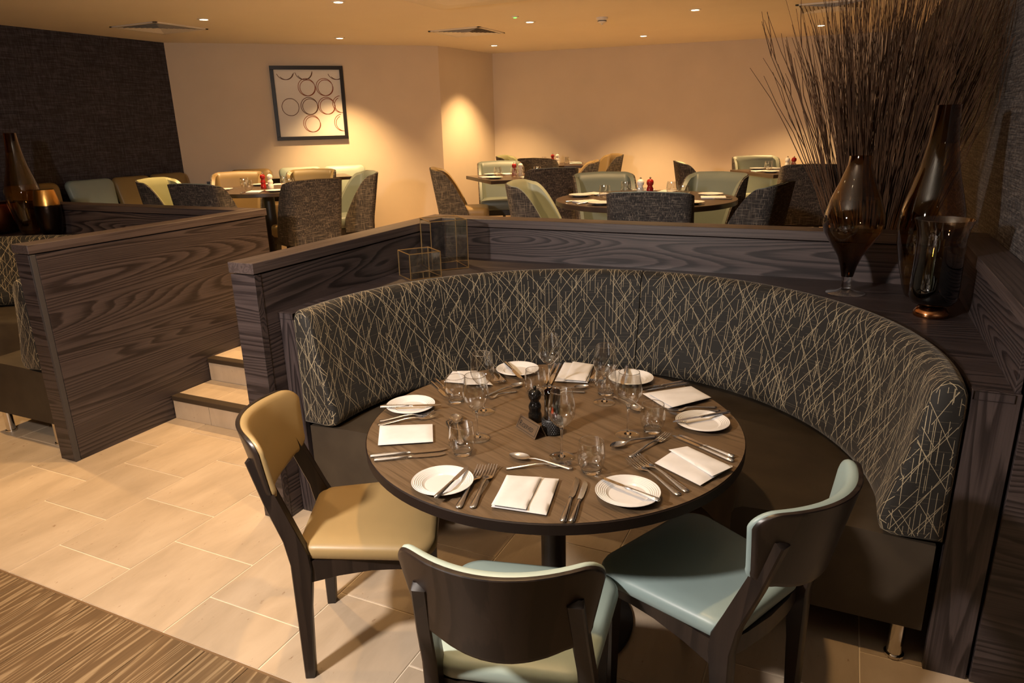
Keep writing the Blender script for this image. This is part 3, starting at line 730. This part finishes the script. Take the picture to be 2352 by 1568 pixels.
# reserved sign: a folded brass-toned card with lettering
A_, B_ = px(1183.4, 981, TZ), px(1228, 1010, TZ); mid_ = (A_+B_)/2; dv = (B_-A_); L_ = math.hypot(dv.x, dv.y)
sg = thing('reserved_sign', 'small folded bronze table sign with black lettering next to the pepper mill', 'sign', (mid_.x, mid_.y, TZ+.0005), math.atan2(dv.y, dv.x))
sign_m = mat('bronze_card', (.19, .125, .075), .38, .6); ink = mat('black_ink', (.008, .007, .006), .5)
hh, dd, tt = .042, .022, .001
face = MB().add([(-L_/2, -.0, 0), (L_/2, -.0, 0), (L_/2, dd, hh), (-L_/2, dd, hh), (-L_/2, tt, 0), (L_/2, tt, 0), (L_/2, dd+tt, hh), (-L_/2, dd+tt, hh)], [(0, 1, 2, 3), (5, 4, 7, 6), (0, 4, 5, 1), (3, 2, 6, 7), (0, 3, 7, 4), (1, 5, 6, 2)])
leaf = part('front_leaf', face, sign_m, sg, 0)
part('rear_leaf', MB().add([(-L_/2, 2*dd, 0), (L_/2, 2*dd, 0), (L_/2, dd+tt, hh), (-L_/2, dd+tt, hh), (-L_/2, 2*dd+tt, 0), (L_/2, 2*dd+tt, 0), (L_/2, dd+2*tt, hh), (-L_/2, dd+2*tt, hh)], [(0, 1, 2, 3), (5, 4, 7, 6), (0, 4, 5, 1), (3, 2, 6, 7), (0, 3, 7, 4), (1, 5, 6, 2)]), sign_m, sg, 0)
tilt = math.atan2(hh, dd)
def lettering(txt, size, x, y, sx=1.0):
    c = bpy.data.curves.new('letters', 'FONT'); c.body = txt; c.size = size; c.extrude = .00015; c.align_x = 'LEFT'; c.align_y = 'BOTTOM_BASELINE'; c.shear = .0
    o = bpy.data.objects.new('letters', c); COL.objects.link(o); bpy.context.view_layer.update()
    me = bpy.data.meshes.new_from_object(o.evaluated_get(bpy.context.evaluated_depsgraph_get())); bpy.data.objects.remove(o)
    xs = [v.co.x for v in me.vertices]; me.transform(Matrix.Diagonal((sx, 1, 1, 1))); wid = max(xs)*sx; me.materials.append(ink)
    q = link('lettering', me, leaf, (x, y*math.cos(tilt)-.0004*math.sin(tilt), y*math.sin(tilt)+.0004*math.cos(tilt))); q.rotation_euler = (tilt, 0, 0); return wid
SLEN = math.hypot(hh, dd)
w0 = lettering('R', .026, -L_*.40, SLEN*.30, .95); lettering('ESERVED', .0185, -L_*.40+w0+.0015, SLEN*.30, (L_*.80-w0-.0015)/(.0185*4.62))
bd = MB()
for a, b, c, d in ((-.45, .45, .12, .145), (-.45, .45, .855, .88), (-.45, -.435, .12, .88), (.435, .45, .12, .88)):
    q = [(a*L_, c*SLEN), (b*L_, c*SLEN), (b*L_, d*SLEN), (a*L_, d*SLEN)]
    bd.add([(x, s_*math.cos(tilt)-e*math.sin(tilt), s_*math.sin(tilt)+e*math.cos(tilt)) for e in (.0002, .0005) for x, s_ in q], [(0, 3, 2, 1), (4, 5, 6, 7), (0, 1, 5, 4), (1, 2, 6, 5), (2, 3, 7, 6), (3, 0, 4, 7)])
b_ = part('border', bd, ink, leaf, 0); b_['kind'] = 'stuff'

# ------------------------------------------------------------------ things on the booth shelf
ZS = .9505
def vase(name, prof, m_, loc, label, seg=48): return solid(name, MB().lathe(prof, seg), m_, label, 'vase', None, 60, loc=loc)
t = thing('footed_vase', 'smoky amber teardrop glass vase on a clear foot on the booth shelf', 'vase', (.045, 3.335, ZS))
part('body', MB().lathe([(0, .075), (.024, .075), (.034, .12), (.05, .165), (.082, .215), (.112, .265), (.122, .30), (.118, .345), (.098, .41), (.068, .485), (.047, .545), (.044, .583), (.042, .583), (.045, .545), (.066, .484), (.096, .409)], 56), ombre, t, 60)
part('stem', MB().lathe([(0, .022), (.021, .024), (.020, .050), (.022, .0745), (0, .0745)], 24), glass, t)
part('foot', MB().lathe([(0, .020), (.022, .020), (.04, .010), (.078, .004), (.080, .0015), (.078, 0), (0, 0)], 40), clear, t, 60)
t = thing('hurricane_vase', 'flared hurricane vase with coppery lower half at the right end of the shelf', 'vase', (.345, 3.035, ZS))
part('glass_body', MB().lathe([(0, .042), (.03, .044), (.07, .052), (.083, .075), (.084, .12), (.0815, .22), (.082, .30), (.088, .335), (.100, .368), (.098, .369), (.086, .336), (.080, .30)], 56), hurricane_glass, t, 60)
part('foot', MB().lathe([(0, 0), (.058, 0), (.062, .006), (.061, .018), (.055, .026), (.050, .034), (.035, .041), (0, .041)], 48), copper, t, 50)
BOTTLE = [(0, 0), (.052, 0), (.062, .006), (.078, .05), (.100, .14), (.118, .23), (.124, .30), (.117, .37), (.098, .44), (.074, .53), (.056, .63), (.047, .72), (.044, .775), (.042, .775), (.045, .72), (.054, .63)]
vase('bottle_vase', BOTTLE, amber, (.335, 3.36, ZS), 'tall dark amber bottle vase behind the hurricane vase by the right wall')
# brass edged glass boxes
def glass_box(c, w_, h, rot, label):
    t = thing('glass_box', label, 'glass box', (c[0], c[1], ZS), rot); a = w_/2; e = .0019
    for x in (-a, a):
        for y in (-a, a): part('upright', MB().box(x-e, x+e, y-e, y+e, 0, h), brass, t, 0)
    for z in (.003, h-.002):
        for s_ in (-a, a):
            part('edge_bar', MB().box(-a, a, s_-e*.8, s_+e*.8, z-.002, z+.002), brass, t, 0); part('edge_bar', MB().box(s_-e*.8, s_+e*.8, -a, a, z-.002, z+.002), brass, t, 0)
    for s_ in (-a, a):
        part('pane', MB().box(-a+e, a-e, s_-.0008, s_+.0008, .005, h-.004), clear, t, 0); part('pane', MB().box(s_-.0008, s_+.0008, -a+e, a-e, .005, h-.004), clear, t, 0)
    part('base_mirror', MB().box(-a+e, a-e, -a+e, a-e, .001, .004), mat('mirror_base', (.6, .6, .58), .08, 1.0), t, 0)
def glass_box_px(f0, f1, h, label, mv=(0, 0)):
    a, b = px(*f0, ZS), px(*f1, ZS); d = (b-a); d.z = 0; w_ = d.length; n = Vector((-d.y, d.x, 0)).normalized(); c = (a+b)/2+n*w_/2+Vector((*mv, 0))
    glass_box(c, w_, h, math.atan2(d.y, d.x), label)
glass_box_px((944, 645), (1014, 636), .135, 'small open brass-edged glass cube on the booth shelf')
glass_box_px((987, 618), (1068, 610), .265, 'tall open brass-edged glass box behind the small glass cube', (.05, -.05))
# far booth vases
vase('bottle_vase', BOTTLE, amber, (-5.85, 3.45, ZS), 'tall amber bottle vase on the far booth shelf at the left edge')
solid('gold_vase', MB().lathe([(0, 0), (.060, 0), (.072, .03), (.088, .13), (.092, .20), (.088, .26), (.074, .33), (.068, .352), (.065, .352), (.071, .33), (.084, .26)], 40), gold_foil, 'hammered vase with gold top and dark lower half on the far booth shelf', 'vase', None, 60, loc=(-5.61, 3.468, ZS))
solid('copper_bowl', MB().lathe([(0, 0), (.10, 0), (.16, .05), (.185, .12), (.18, .20), (.165, .24), (.16, .24), (.174, .19)], 40), mat('dark_copper', (.16, .05, .022), .35, 1.0), 'dark copper bowl at the far left edge of the far booth shelf', 'bowl', None, 60, loc=(-6.19, 3.40, ZS))

# ------------------------------------------------------------------ dried twigs behind the partition
tw = thing('twig_arrangement', 'tall spray of dried brown twigs standing behind the partition by the right wall', 'plant', (.16, 3.99, ZU))
part('pot', MB().lathe([(0, 0), (.11, 0), (.14, .05), (.15, .30), (.14, .40), (.13, .40), (.135, .30), (0, .28)], 32), black_matt, tw, 50)
rng = random.Random(11)
def twig(mb, tx, ty, h, bx, by, r=.0038, seg=3, kinks=6):
    pts = []; rs = []
    dx = rng.uniform(-.03, .03); dy = rng.uniform(-.02, .02)
    for k in range(kinks+1):
        s_ = k/kinks; q = s_**1.25
        j = .016*s_
        x = bx+(tx-bx)*q+dx*math.sin(3.1*s_)+rng.uniform(-j, j); y = by+(ty-by)*q+dy*math.sin(3.1*s_)+rng.uniform(-j, j)
        pts.append((min(x, .425), max(min(y, .6), -.20), .30+(h-.30)*s_)); rs.append(r*(1-.72*s_))
    mb.tube(pts, rs, seg)
    for _ in range(rng.choice((1, 2, 3, 3))):
        k = rng.randint(2, kinks-1); p = Vector(pts[k]); d = (Vector(pts[k+1])-p); L = rng.uniform(.10, .30)
        side = Vector((rng.uniform(-.28, .28), rng.uniform(-.25, .25), 1)).normalized()
        e = p+(d.normalized()*.75+side*.35).normalized()*L; e.x = min(e.x, .43); e.y = max(e.y, -.2)
        m2 = (p+e)/2+Vector((rng.uniform(-.01, .01), 0, 0)); mb.tube([p, m2, e], [r*.55, r*.45, r*.25], seg)
    return mb
bund = MB()
for k in range(520):
    a = rng.uniform(-1, 1); fx = a*.44+rng.gauss(0, .06)
    h = 1.62+.22*(1-abs(a))+rng.uniform(-.25, .22); twig(bund, fx+.05, rng.uniform(-.16, .45), h, a*.09+rng.uniform(-.03, .03), rng.uniform(-.08, .08))
b_ = part('twig_bundle', bund, twig_mat, tw, 0); b_['kind'] = 'stuff'
for k in range(26):
    a = -.42-.40*(k/25)**1.2 if k < 18 else rng.uniform(.2, .4)
    twig_h = 1.42+rng.uniform(0, .35)
    part('twig', twig(MB(), a, rng.uniform(-.12, .3), twig_h, -.08 if a < 0 else .08, rng.uniform(-.06, .06), .0042, 4, 8), twig_mat, tw, 0)

# ------------------------------------------------------------------ upper dining room: tub chairs, tables and their settings
HT = .86
def tub_parts(cloth, seat_cloth=None):
    seat_cloth = seat_cloth or cloth
    # plan path of the shell from the right arm round the back to the left arm, as (x, y, height of the rim)
    path = []
    def add(x, y, h): path.append((x, y, h))
    for k in range(13):
        q = k/12; add(.236, .045-.205*q, .46+.38*math.sin(q*math.pi/2)**.85)
    for k in range(1, 9): a = R(90*k/8); add(.166+.07*math.cos(a), -.165-.075*math.sin(a), .84+.02*math.sin(a))
    for k in range(1, 7): add(.166*(1-k/6), -.240-.008*math.sin(math.pi*k/12), HT+.006*k/6)
    full = path+[(-x, y, h) for x, y, h in path[-2::-1]]
    zb = .34; NR = 8; th = .040
    def lean(y, z): return y-max(0, z-.42)*.16
    def shell(inset, zlow, top):
        rows = []
        n = len(full)
        for i, (x, y, h) in enumerate(full):
            a, b = full[max(0, i-1)], full[min(n-1, i+1)]; t_ = Vector((b[0]-a[0], b[1]-a[1])).normalized(); nn = Vector((t_.y, -t_.x))*-1
            # nn points inwards when the path runs counter-clockwise
            if nn.dot(Vector((-x, -.02-y))) < 0: nn = -nn
            rows.append([((x+nn.x*inset)*(1+.12*max(0, z-.45)), lean(y+nn.y*inset, z), z) for z in [zlow+(h+top-zlow)*k/NR for k in range(NR+1)]])
        return rows
    o_, i_ = shell(0, zb, 0), shell(.012, zb, -.002)
    i2, rim = shell(th, .43, -.016), shell(th*.5, zb, .006)
    mb = MB(); n = len(full)
    ring = [[*ro, rr[-1]] for ro, rr in zip(o_, rim)]
    mb.loft([[*ro, ri[-1], *ri[-2::-1]] for ro, ri in zip(o_, i_)], True, True)
    inner = MB().loft([[*a[::1], *b[::-1]] for a, b in zip(shell(.0125, .43, .004), i2)], True, True)
    P = [('shell', mb.mesh('shell', tweed, 50)), ('inner_back', inner.mesh('inner_back', cloth, 50))]
    so = []
    def sc_(cx, cy, r, a0, nn=6):
        for k in range(nn+1): a = R(a0+90*k/nn); so.append((cx+r*math.cos(a), cy+r*math.sin(a)))
    sc_(.225-.06, .25-.06, .06, 0); sc_(-.225+.06, .25-.06, .06, 90); sc_(-.19+.05, -.20+.05, .05, 180); sc_(.19-.05, -.20+.05, .05, 270)
    P.append(('seat', pillow(MB(), so, lambda x, y, d: Vector((x, y, d)), [(0, .375), (.95, .375), (1, .39), (1, .44), (.985, .462), (.94, .474), (.7, .482), (0, .484)], (0, .02)).mesh('seat', seat_cloth, 60)))
    P.append(('apron', MB().rbox(-.205, .205, -.19, .22, .315, .3745, .004).mesh('apron', black_wood, 30)))
    for sx in (-1, 1):
        for y, sp in ((.19, .01), (-.17, -.05)):
            P.append(('leg', MB().loft([[(sx*(.185+(.012 if z == 0 else 0))+a*w_, y+(sp if z == 0 else 0)+b*w_, z) for a, b in ((-1, -1), (1, -1), (1, 1), (-1, 1))] for z, w_ in ((0, .013), (.318, .021))]).mesh('leg', black_wood, 30)))
    return P
TUB = {k: tub_parts(v, w_) for k, v, w_ in (('mint', leather('pale_sage_leather', (.34, .37, .29)), None), ('duck', leather('dusk_blue_leather', (.15, .175, .155)), None), ('ochre', leather('tobacco_leather', (.225, .155, .07)), None), ('sage', sage, None), ('olive', olive, olive))}
def tub(c, d, col, label):
    loc = at_back(c, d, .31)
    t = thing('tub_chair', label, 'chair', (loc[0], loc[1], ZU), face_angle(d), 'upholstered tub chairs of the upper room')
    for nm, me in TUB[col]: link(nm, me, t)
TUBS = [
 ((-1.00, 3.93), (-.12, .99), 'mint', 'tweed-backed tub chair with its back to the partition, before the right round table'),
 ((-2.15, 4.62), (.98, .12), 'mint', 'tub chair with mint lining at the left of the right round table'),
 ((-1.80, 5.56), (.50, -.86), 'duck', 'left blue-grey lined tub chair behind the right round table'),
 ((-.86, 5.64), (-.36, -.93), 'duck', 'right blue-grey lined tub chair behind the right round table'),
 ((-.33, 4.72), (-.97, .20), 'duck', 'tweed-backed tub chair at the right of the right round table'),
 ((-3.72, 6.08), (.80, .42), 'ochre', 'tweed-backed tub chair seen in profile by the cream column'),
 ((-3.58, 7.33), (.45, -.88), 'duck', 'blue-grey lined tub chair facing the camera behind the square table near the column'),
 ((-2.40, 6.05), (-.60, .80), 'mint', 'tall tweed back of the tub chair in front of the square table near the column'),
 ((-4.25, 8.75), (.95, .10), 'sage', 'small green lined tub chair in the far corner by the column'),
 ((-3.40, 7.90), (.05, .99), 'ochre', 'tweed back of the tub chair in front of the farthest table'),
 ((-2.44, 7.45), (-.92, -.35), 'ochre', 'low ochre lined tub chair to the right of the farthest table'),
 ((-2.70, 9.05), (-.80, -.6), 'ochre', 'ochre lined tub chair standing against the rear wall'),
 ((-1.58, 7.25), (.93, .30), 'mint', 'tweed-backed tub chair seen in profile left of the table near the twigs'),
 ((-.95, 8.30), (.35, -.94), 'mint', 'pale mint lined tub chair facing the camera behind the table near the twigs'),
 ((-.27, 6.66), (-.25, .97), 'ochre', 'dark tweed-backed tub chair with ochre seat beside the twigs'),
 ((-5.68, 4.46), (.95, .30), 'sage', 'sage lined tub chair at the left of the left round table'),
 ((-4.66, 3.98), (-.05, .99), 'mint', 'tweed back of the tub chair just behind the far booth partition'),
 ((-5.55, 5.40), (.55, -.83), 'ochre', 'ochre lined tub chair facing the camera behind the left round table'),
 ((-3.86, 4.56), (-.90, .42), 'ochre', 'large tweed tub chair with ochre seat right of the left round table'),
 ((-4.06, 5.60), (-.64, -.77), 'duck', 'grey-green lined tub chair in profile right of the left round table'),
]
for c, d, k, l in TUBS: tub(c, d, k, l)
def tables(kind, c, rot, size, label):
    t = thing('dining_table', label, 'table', (c[0], c[1], ZU), rot)
    z = .75
    if kind == 'round':
        part('table_top', MB().lathe([(0, z-.034), (size-.01, z-.034), (size, z-.03), (size, z-.003), (size-.002, z), (0, z)], 56), black_table, t, 30)
    else: part('table_top', MB().rbox(-size, size, -size, size, z-.034, z, .002), black_table, t)
    part('column', MB().lathe([(0, .02), (.05, .02), (.05, z-.034), (0, z-.034)], 24), black_wood, t); part('base', MB().lathe([(0, 0), (.25, 0), (.25, .012), (.06, .022), (0, .022)], 40), black_matt, t)
black_table = noisy('dark_table_top', (.050, .032, .022), (.075, .048, .032), 6, .3)
UT = ZU+.75+.0005
GT = MB().lathe([(0, .008), (.028, .010), (.037, .03), (.0395, .05), (.034, .093)], 18).mesh('tumbler', tumbler_glass, 70)
def lay(c, rot, rad, n, what, ph=0, keep=None):
    """plates, cutlery, napkins and glasses of one upper table"""
    right = Vector((CX.x, CX.y)).normalized()
    for k in range(n):
        a = rot+ph+2*math.pi*k/n; d = Vector((math.cos(a), math.sin(a))); s_ = Vector((-d.y, d.x))
        dep = d.dot(Vector((c[0], c[1])).normalized()); lat = d.dot(right)
        pos = ('near' if dep < -.25 else 'far' if dep > .25 else 'middle')+(' left' if lat < -.25 else ' right' if lat > .25 else '')
        def P_(r, q): v = Vector((c[0], c[1]))+d*r+s_*q; return (v.x, v.y, UT)
        tag(link('linen_napkin', NAPK, None, P_(rad*.74, 0), a+math.pi/2), f'folded white napkin at the {pos} place of {what}', 'napkin', 'napkins in the upper room')
        tag(link('side_plate', CLOW, None, P_(rad*.72, .172)), f'small side plate at the {pos} place of {what}', 'plate', 'side plates in the upper room')
        for nm, me, r0, q, cat in (('dinner_fork', FORK, .93, .0685, 'fork'), ('dinner_knife', KNIFE, .93, -.085, 'knife')):
            tag(link(nm, me, None, P_(rad*r0, q), a+math.pi), f'steel {cat} at the {pos} place of {what}', cat, 'cutlery in the upper room')
        tag(link('water_tumbler', GT, None, P_(rad*.42, -.10)), f'clear water tumbler at the {pos} place of {what}', 'tumbler', 'tumblers in the upper room')
NAPK = MB().rbox(-.055, .055, -.08, .08, 0, .011, .004, 2).mesh('linen_napkin', linen, 50)
UPPER = [('round', (-1.22, 4.72), .2, .60, 5, 'the right round table', (1479, 1503), 'wr'),
         ('square', (-3.02, 6.60), .78, .42, 4, 'the square table near the column', None, 'rw'),
         ('square', (-3.45, 8.72), .35, .36, 2, 'the farthest table by the rear wall', None, 'rw'),
         ('square', (-.52, 7.62), .62, .42, 4, 'the table near the twigs', None, 'wr'),
         ('round', (-4.72, 4.90), .5, .54, 4, 'the left round table', None, 'rw')]
rt2 = Vector((CX.x, CX.y, 0)).normalized()
for kind, c, rot, size, n, what, _, order in UPPER:
    nm = what[4:]
    tables(kind, c, rot, size, f'dark {"round" if kind == "round" else "square"} upper dining table: {nm}' if False else {'the right round table': 'dark round dining table laid beyond the partition, right of centre', 'the square table near the column': 'dark square dining table laid near the cream column', 'the farthest table by the rear wall': 'farthest dark square dining table by the rear wall', 'the table near the twigs': 'dark square dining table laid behind the dried twigs', 'the left round table': 'dark round dining table laid under the framed picture'}[what])
    lay(c, rot, size, n, what, 0 if kind == 'round' else 0)
    for q, ch in zip((-.032, .032), order):
        m_ = red_gloss if ch == 'r' else white_gloss
        mill((c[0]+rt2.x*q, c[1]+rt2.y*q, UT), m_, f'{"red" if ch == "r" else "white"} lacquered mill on {what}', 1.12, 'paired mills of the upper room')
# wall banquettes with separate back cushions
def wall_bench(c, rot, length, label, cush):
    t = thing('wall_banquette', label, 'banquette', (c[0], c[1], ZU), rot)          # local +y away from the wall
    part('seat', MB().rbox(-length/2, length/2, .02, .50, .10, .44, .02, 2), umber, t)
    part('plinth', MB().box(-length/2+.02, length/2-.02, .03, .46, 0, .10), black_matt, t)
    part('back_board', MB().box(-length/2, length/2, .005, .025, .10, .70), black_wood, t)
    for x, w_, m_ in cush:
        out = outline(w_/2, w_/2*.90, .36, .06, .05, .01)
        part('back_cushion', pillow(MB(), out, lambda a, s_, d, x=x: Vector((x+a, .03+.10+d-.22*s_, .465+s_)), [(0, 0), (.6, 0), (.97, .002), (1, .02), (.985, .05), (.92, .066), (.6, .074), (0, .076)], (0, .18)), m_, t, 60)
wall_bench((-6.945, 4.55), -math.pi/2, 2.6, 'long banquette with mixed leather cushions along the dark wallpapered wall', [(.42, .50, olive), (-.15, .50, duck), (-.62, .44, olive), (-1.08, .46, olive)])
wd_ = Vector((2.22, 2.13)).normalized(); wc_ = Vector((-6.95, 5.93))+wd_*1.15
wall_bench((wc_.x+.003, wc_.y-.003), math.atan2(wd_.y, wd_.x)+math.pi, 1.84, 'banquette with mint and ochre cushions under the framed picture', [(.42, .46, ochre), (-.14, .50, mint), (-.66, .50, mint)])
wt_ = Vector((-5.38, 6.42))
tables('square', (wt_.x, wt_.y), R(45), .31, 'small dark square table in front of the banquette under the picture')
tub((-4.98, 5.84), (.45, -.89), 'olive', 'low olive tub chair between the left round table and the picture banquette')

# ------------------------------------------------------------------ framed picture
p0, p1 = Vector((-6.95, 5.93)), Vector((-4.73, 8.06)); pd = (p1-p0).normalized(); pn = Vector((pd.y, -pd.x))
pc = p0+pd*1.485+pn*.004                                      # middle of the frame on the wall
pic = thing('framed_picture', 'black framed print of overlapping brown rings on the cream wall', 'picture', (pc.x, pc.y, 1.585), math.atan2(pd.y, pd.x))
PW, PH = .83, .83
for a, b, c, d in ((-PW/2, PW/2, 0, .042), (-PW/2, PW/2, PH-.042, PH), (-PW/2, -PW/2+.042, .042, PH-.042), (PW/2-.042, PW/2, .042, PH-.042)):
    part('frame_bar', MB().rbox(a, b, -.035, 0, c, d, .002), mat('black_frame', (.012, .011, .012), .35), pic)
board = part('mount_board', MB().box(-PW/2+.04, PW/2-.04, -.014, -.004, .04, PH-.04), mat('cream_paper', (.90, .86, .80), .8), pic, 0)
ringm = [mat('sepia_ink', (.30, .075, .025), .8), mat('umber_ink', (.15, .07, .04), .8)]
def ink_ring(x, z, r, m_, a0=0, a1=360, w_=.007):
    n = 40; v = []; f = []
    for k in range(n+1):
        a = R(a0+(a1-a0)*k/n)
        v += [(x+rr*math.cos(a), -.0146, z+rr*math.sin(a)) for rr in (r-w_/2, r+w_/2)]
    for k in range(n): f.append((2*k, 2*k+1, 2*k+3, 2*k+2))
    part('ink_ring', MB().add(v, f), m_, board, 0)
for (x, z, mi, a0, a1) in ((-.02, .595, 0, 0, 360), (.185, .595, 0, 0, 360), (-.225, .375, 1, 0, 360), (-.01, .385, 1, 0, 360), (.19, .385, 0, 0, 360), (0, .185, 0, 0, 360), (.36, .40, 0, 95, 265), (.36, .19, 0, 95, 265), (-.25, .775, 1, 200, 340), (-.04, .775, 1, 190, 350), (.33, .775, 1, 200, 300)):
    for k in range(1 if (x == -.225) else 2): ink_ring(x+.012*k, z-.008*k, .096-.008*k, ringm[mi], a0+20*k, a1+12*k)
part('pane', MB().box(-PW/2+.042, PW/2-.042, -.026, -.024, .042, PH-.042), thin_glass('picture_glass', (1, 1, 1), 1.18), pic, 0)

# ------------------------------------------------------------------ ceiling fittings
dl_ring = MB().lathe([(.036, -.001), (.036, -.006), (.052, -.006), (.056, -.003), (.056, 0), (.036, 0)], 28).mesh('trim_ring', white_metal, 40)
dl_lens = MB().lathe([(0, -.003), (.0355, -.003), (.0355, -.001), (0, -.001)], 24).mesh('lamp_lens', lamp_glow, 40)
WHERE = ['left of the picture near the air grille', 'at the top edge of the picture left of centre', 'directly before the framed picture', 'beside the middle air grille', 'nearest the cream column', 'before the middle of the rear wall', 'right of the smoke detector', 'behind the twigs']
def downlight(x, y, e, label, spot=R(95), aim=None):
    t = thing('downlight', label, 'downlight', (x, y, CEIL), 0, 'recessed ceiling spotlights')
    link('trim_ring', dl_ring, t); link('lamp_lens', dl_lens, t)
    lamp('spot_lamp', 'SPOT', (x, y, CEIL-.02), e, WARM, spot_size=spot, spot_blend=.75, shadow_soft_size=.035, aim=aim or (x, y, 0))
for (u, v), e, l in zip(DOWN_SEEN, DOWN_E, WHERE):
    p = px(u, v, CEIL); downlight(p.x, p.y, e, 'small glowing recessed ceiling spotlight '+l)
OFFL = ['above the far side of the beige floor', 'above the wooden floor', 'above the front round table', 'near the camera', 'above the far booth', 'above the stairs', 'above the right round table', 'behind the camera']
for (x, y, e), l in zip(DOWN_OFF, OFFL): downlight(x, y, e, 'recessed ceiling spotlight out of view '+l)
def grille(c, label):
    t = thing('air_grille', label, 'vent', (c[0], c[1], CEIL)); h = .30
    part('frame', MB().lathe([(0, 0)], 4) if False else MB().rbox(-h, h, -h, -h+.03, -.010, 0, .001).rbox(-h, h, h-.03, h, -.010, 0, .001).rbox(-h, -h+.03, -h, h, -.010, 0, .001).rbox(h-.03, h, -h, h, -.010, 0, .001), white_metal, t)
    part('backing', MB().box(-h+.03, h-.03, -h+.03, h-.03, -.0025, -.0005), mat('duct_dark', (.20, .16, .12), .8), t)
    for k in range(7):
        a = h-.045-k*.034; b = a-.020
        for r_ in range(4):
            q = MB().add([(-a, -a, -.011), (a, -a, -.011), (b, -b, -.003), (-b, -b, -.003), (-a, -a, -.0095), (a, -a, -.0095), (b, -b, -.0015), (-b, -b, -.0015)], [(0, 1, 2, 3), (4, 7, 6, 5), (0, 4, 5, 1), (3, 2, 6, 7), (0, 3, 7, 4), (1, 5, 6, 2)])
            o = part('louvre', q, white_metal, t, 0); o.rotation_euler.z = r_*math.pi/2
grille((-6.02, 5.12), 'square louvred ceiling air grille near the dark wallpapered wall')
grille((-3.80, 7.10), 'square louvred ceiling air grille in front of the cream column')
grille((-.27, 7.50), 'square louvred ceiling air grille behind the twigs')
t = thing('ceiling_cassette', 'white air conditioning cassette panel at the top edge of the picture', 'air conditioner', (-2.72, 5.02, CEIL))
part('panel', MB().rbox(-.48, .48, -.48, .48, -.035, 0, .015, 3), white_metal, t); part('intake', MB().rbox(-.30, .30, -.30, .30, -.040, -.033, .003), white_metal, t)
p = px(1383, 40, CEIL); t = thing('smoke_detector', 'round white smoke detector on the ceiling', 'smoke detector', (p.x, p.y, CEIL))
part('base', MB().lathe([(0, 0), (.055, 0), (.055, -.016), (.050, -.022), (0, -.022)], 32), white_metal, t); part('sensor', MB().lathe([(0, -.022), (.040, -.022), (.042, -.030), (.040, -.042), (.026, -.050), (.010, -.053), (.008, -.064), (0, -.066)], 32), white_metal, t)
part('slot', MB().lathe([(.0405, -.028), (.0425, -.030), (.0428, -.034), (.0405, -.036)], 32), black_matt, t)
p = px(1183, 38, CEIL); t = thing('ceiling_sensor', 'tiny ceiling sensor with a green indicator light', 'sensor', (p.x, p.y, CEIL))
part('body', MB().lathe([(0, 0), (.035, 0), (.033, -.008), (0, -.010)], 24), white_metal, t); part('indicator', MB().lathe([(0, -.010), (.016, -.0105), (.014, -.014), (0, -.015)], 16), led_glow, t)
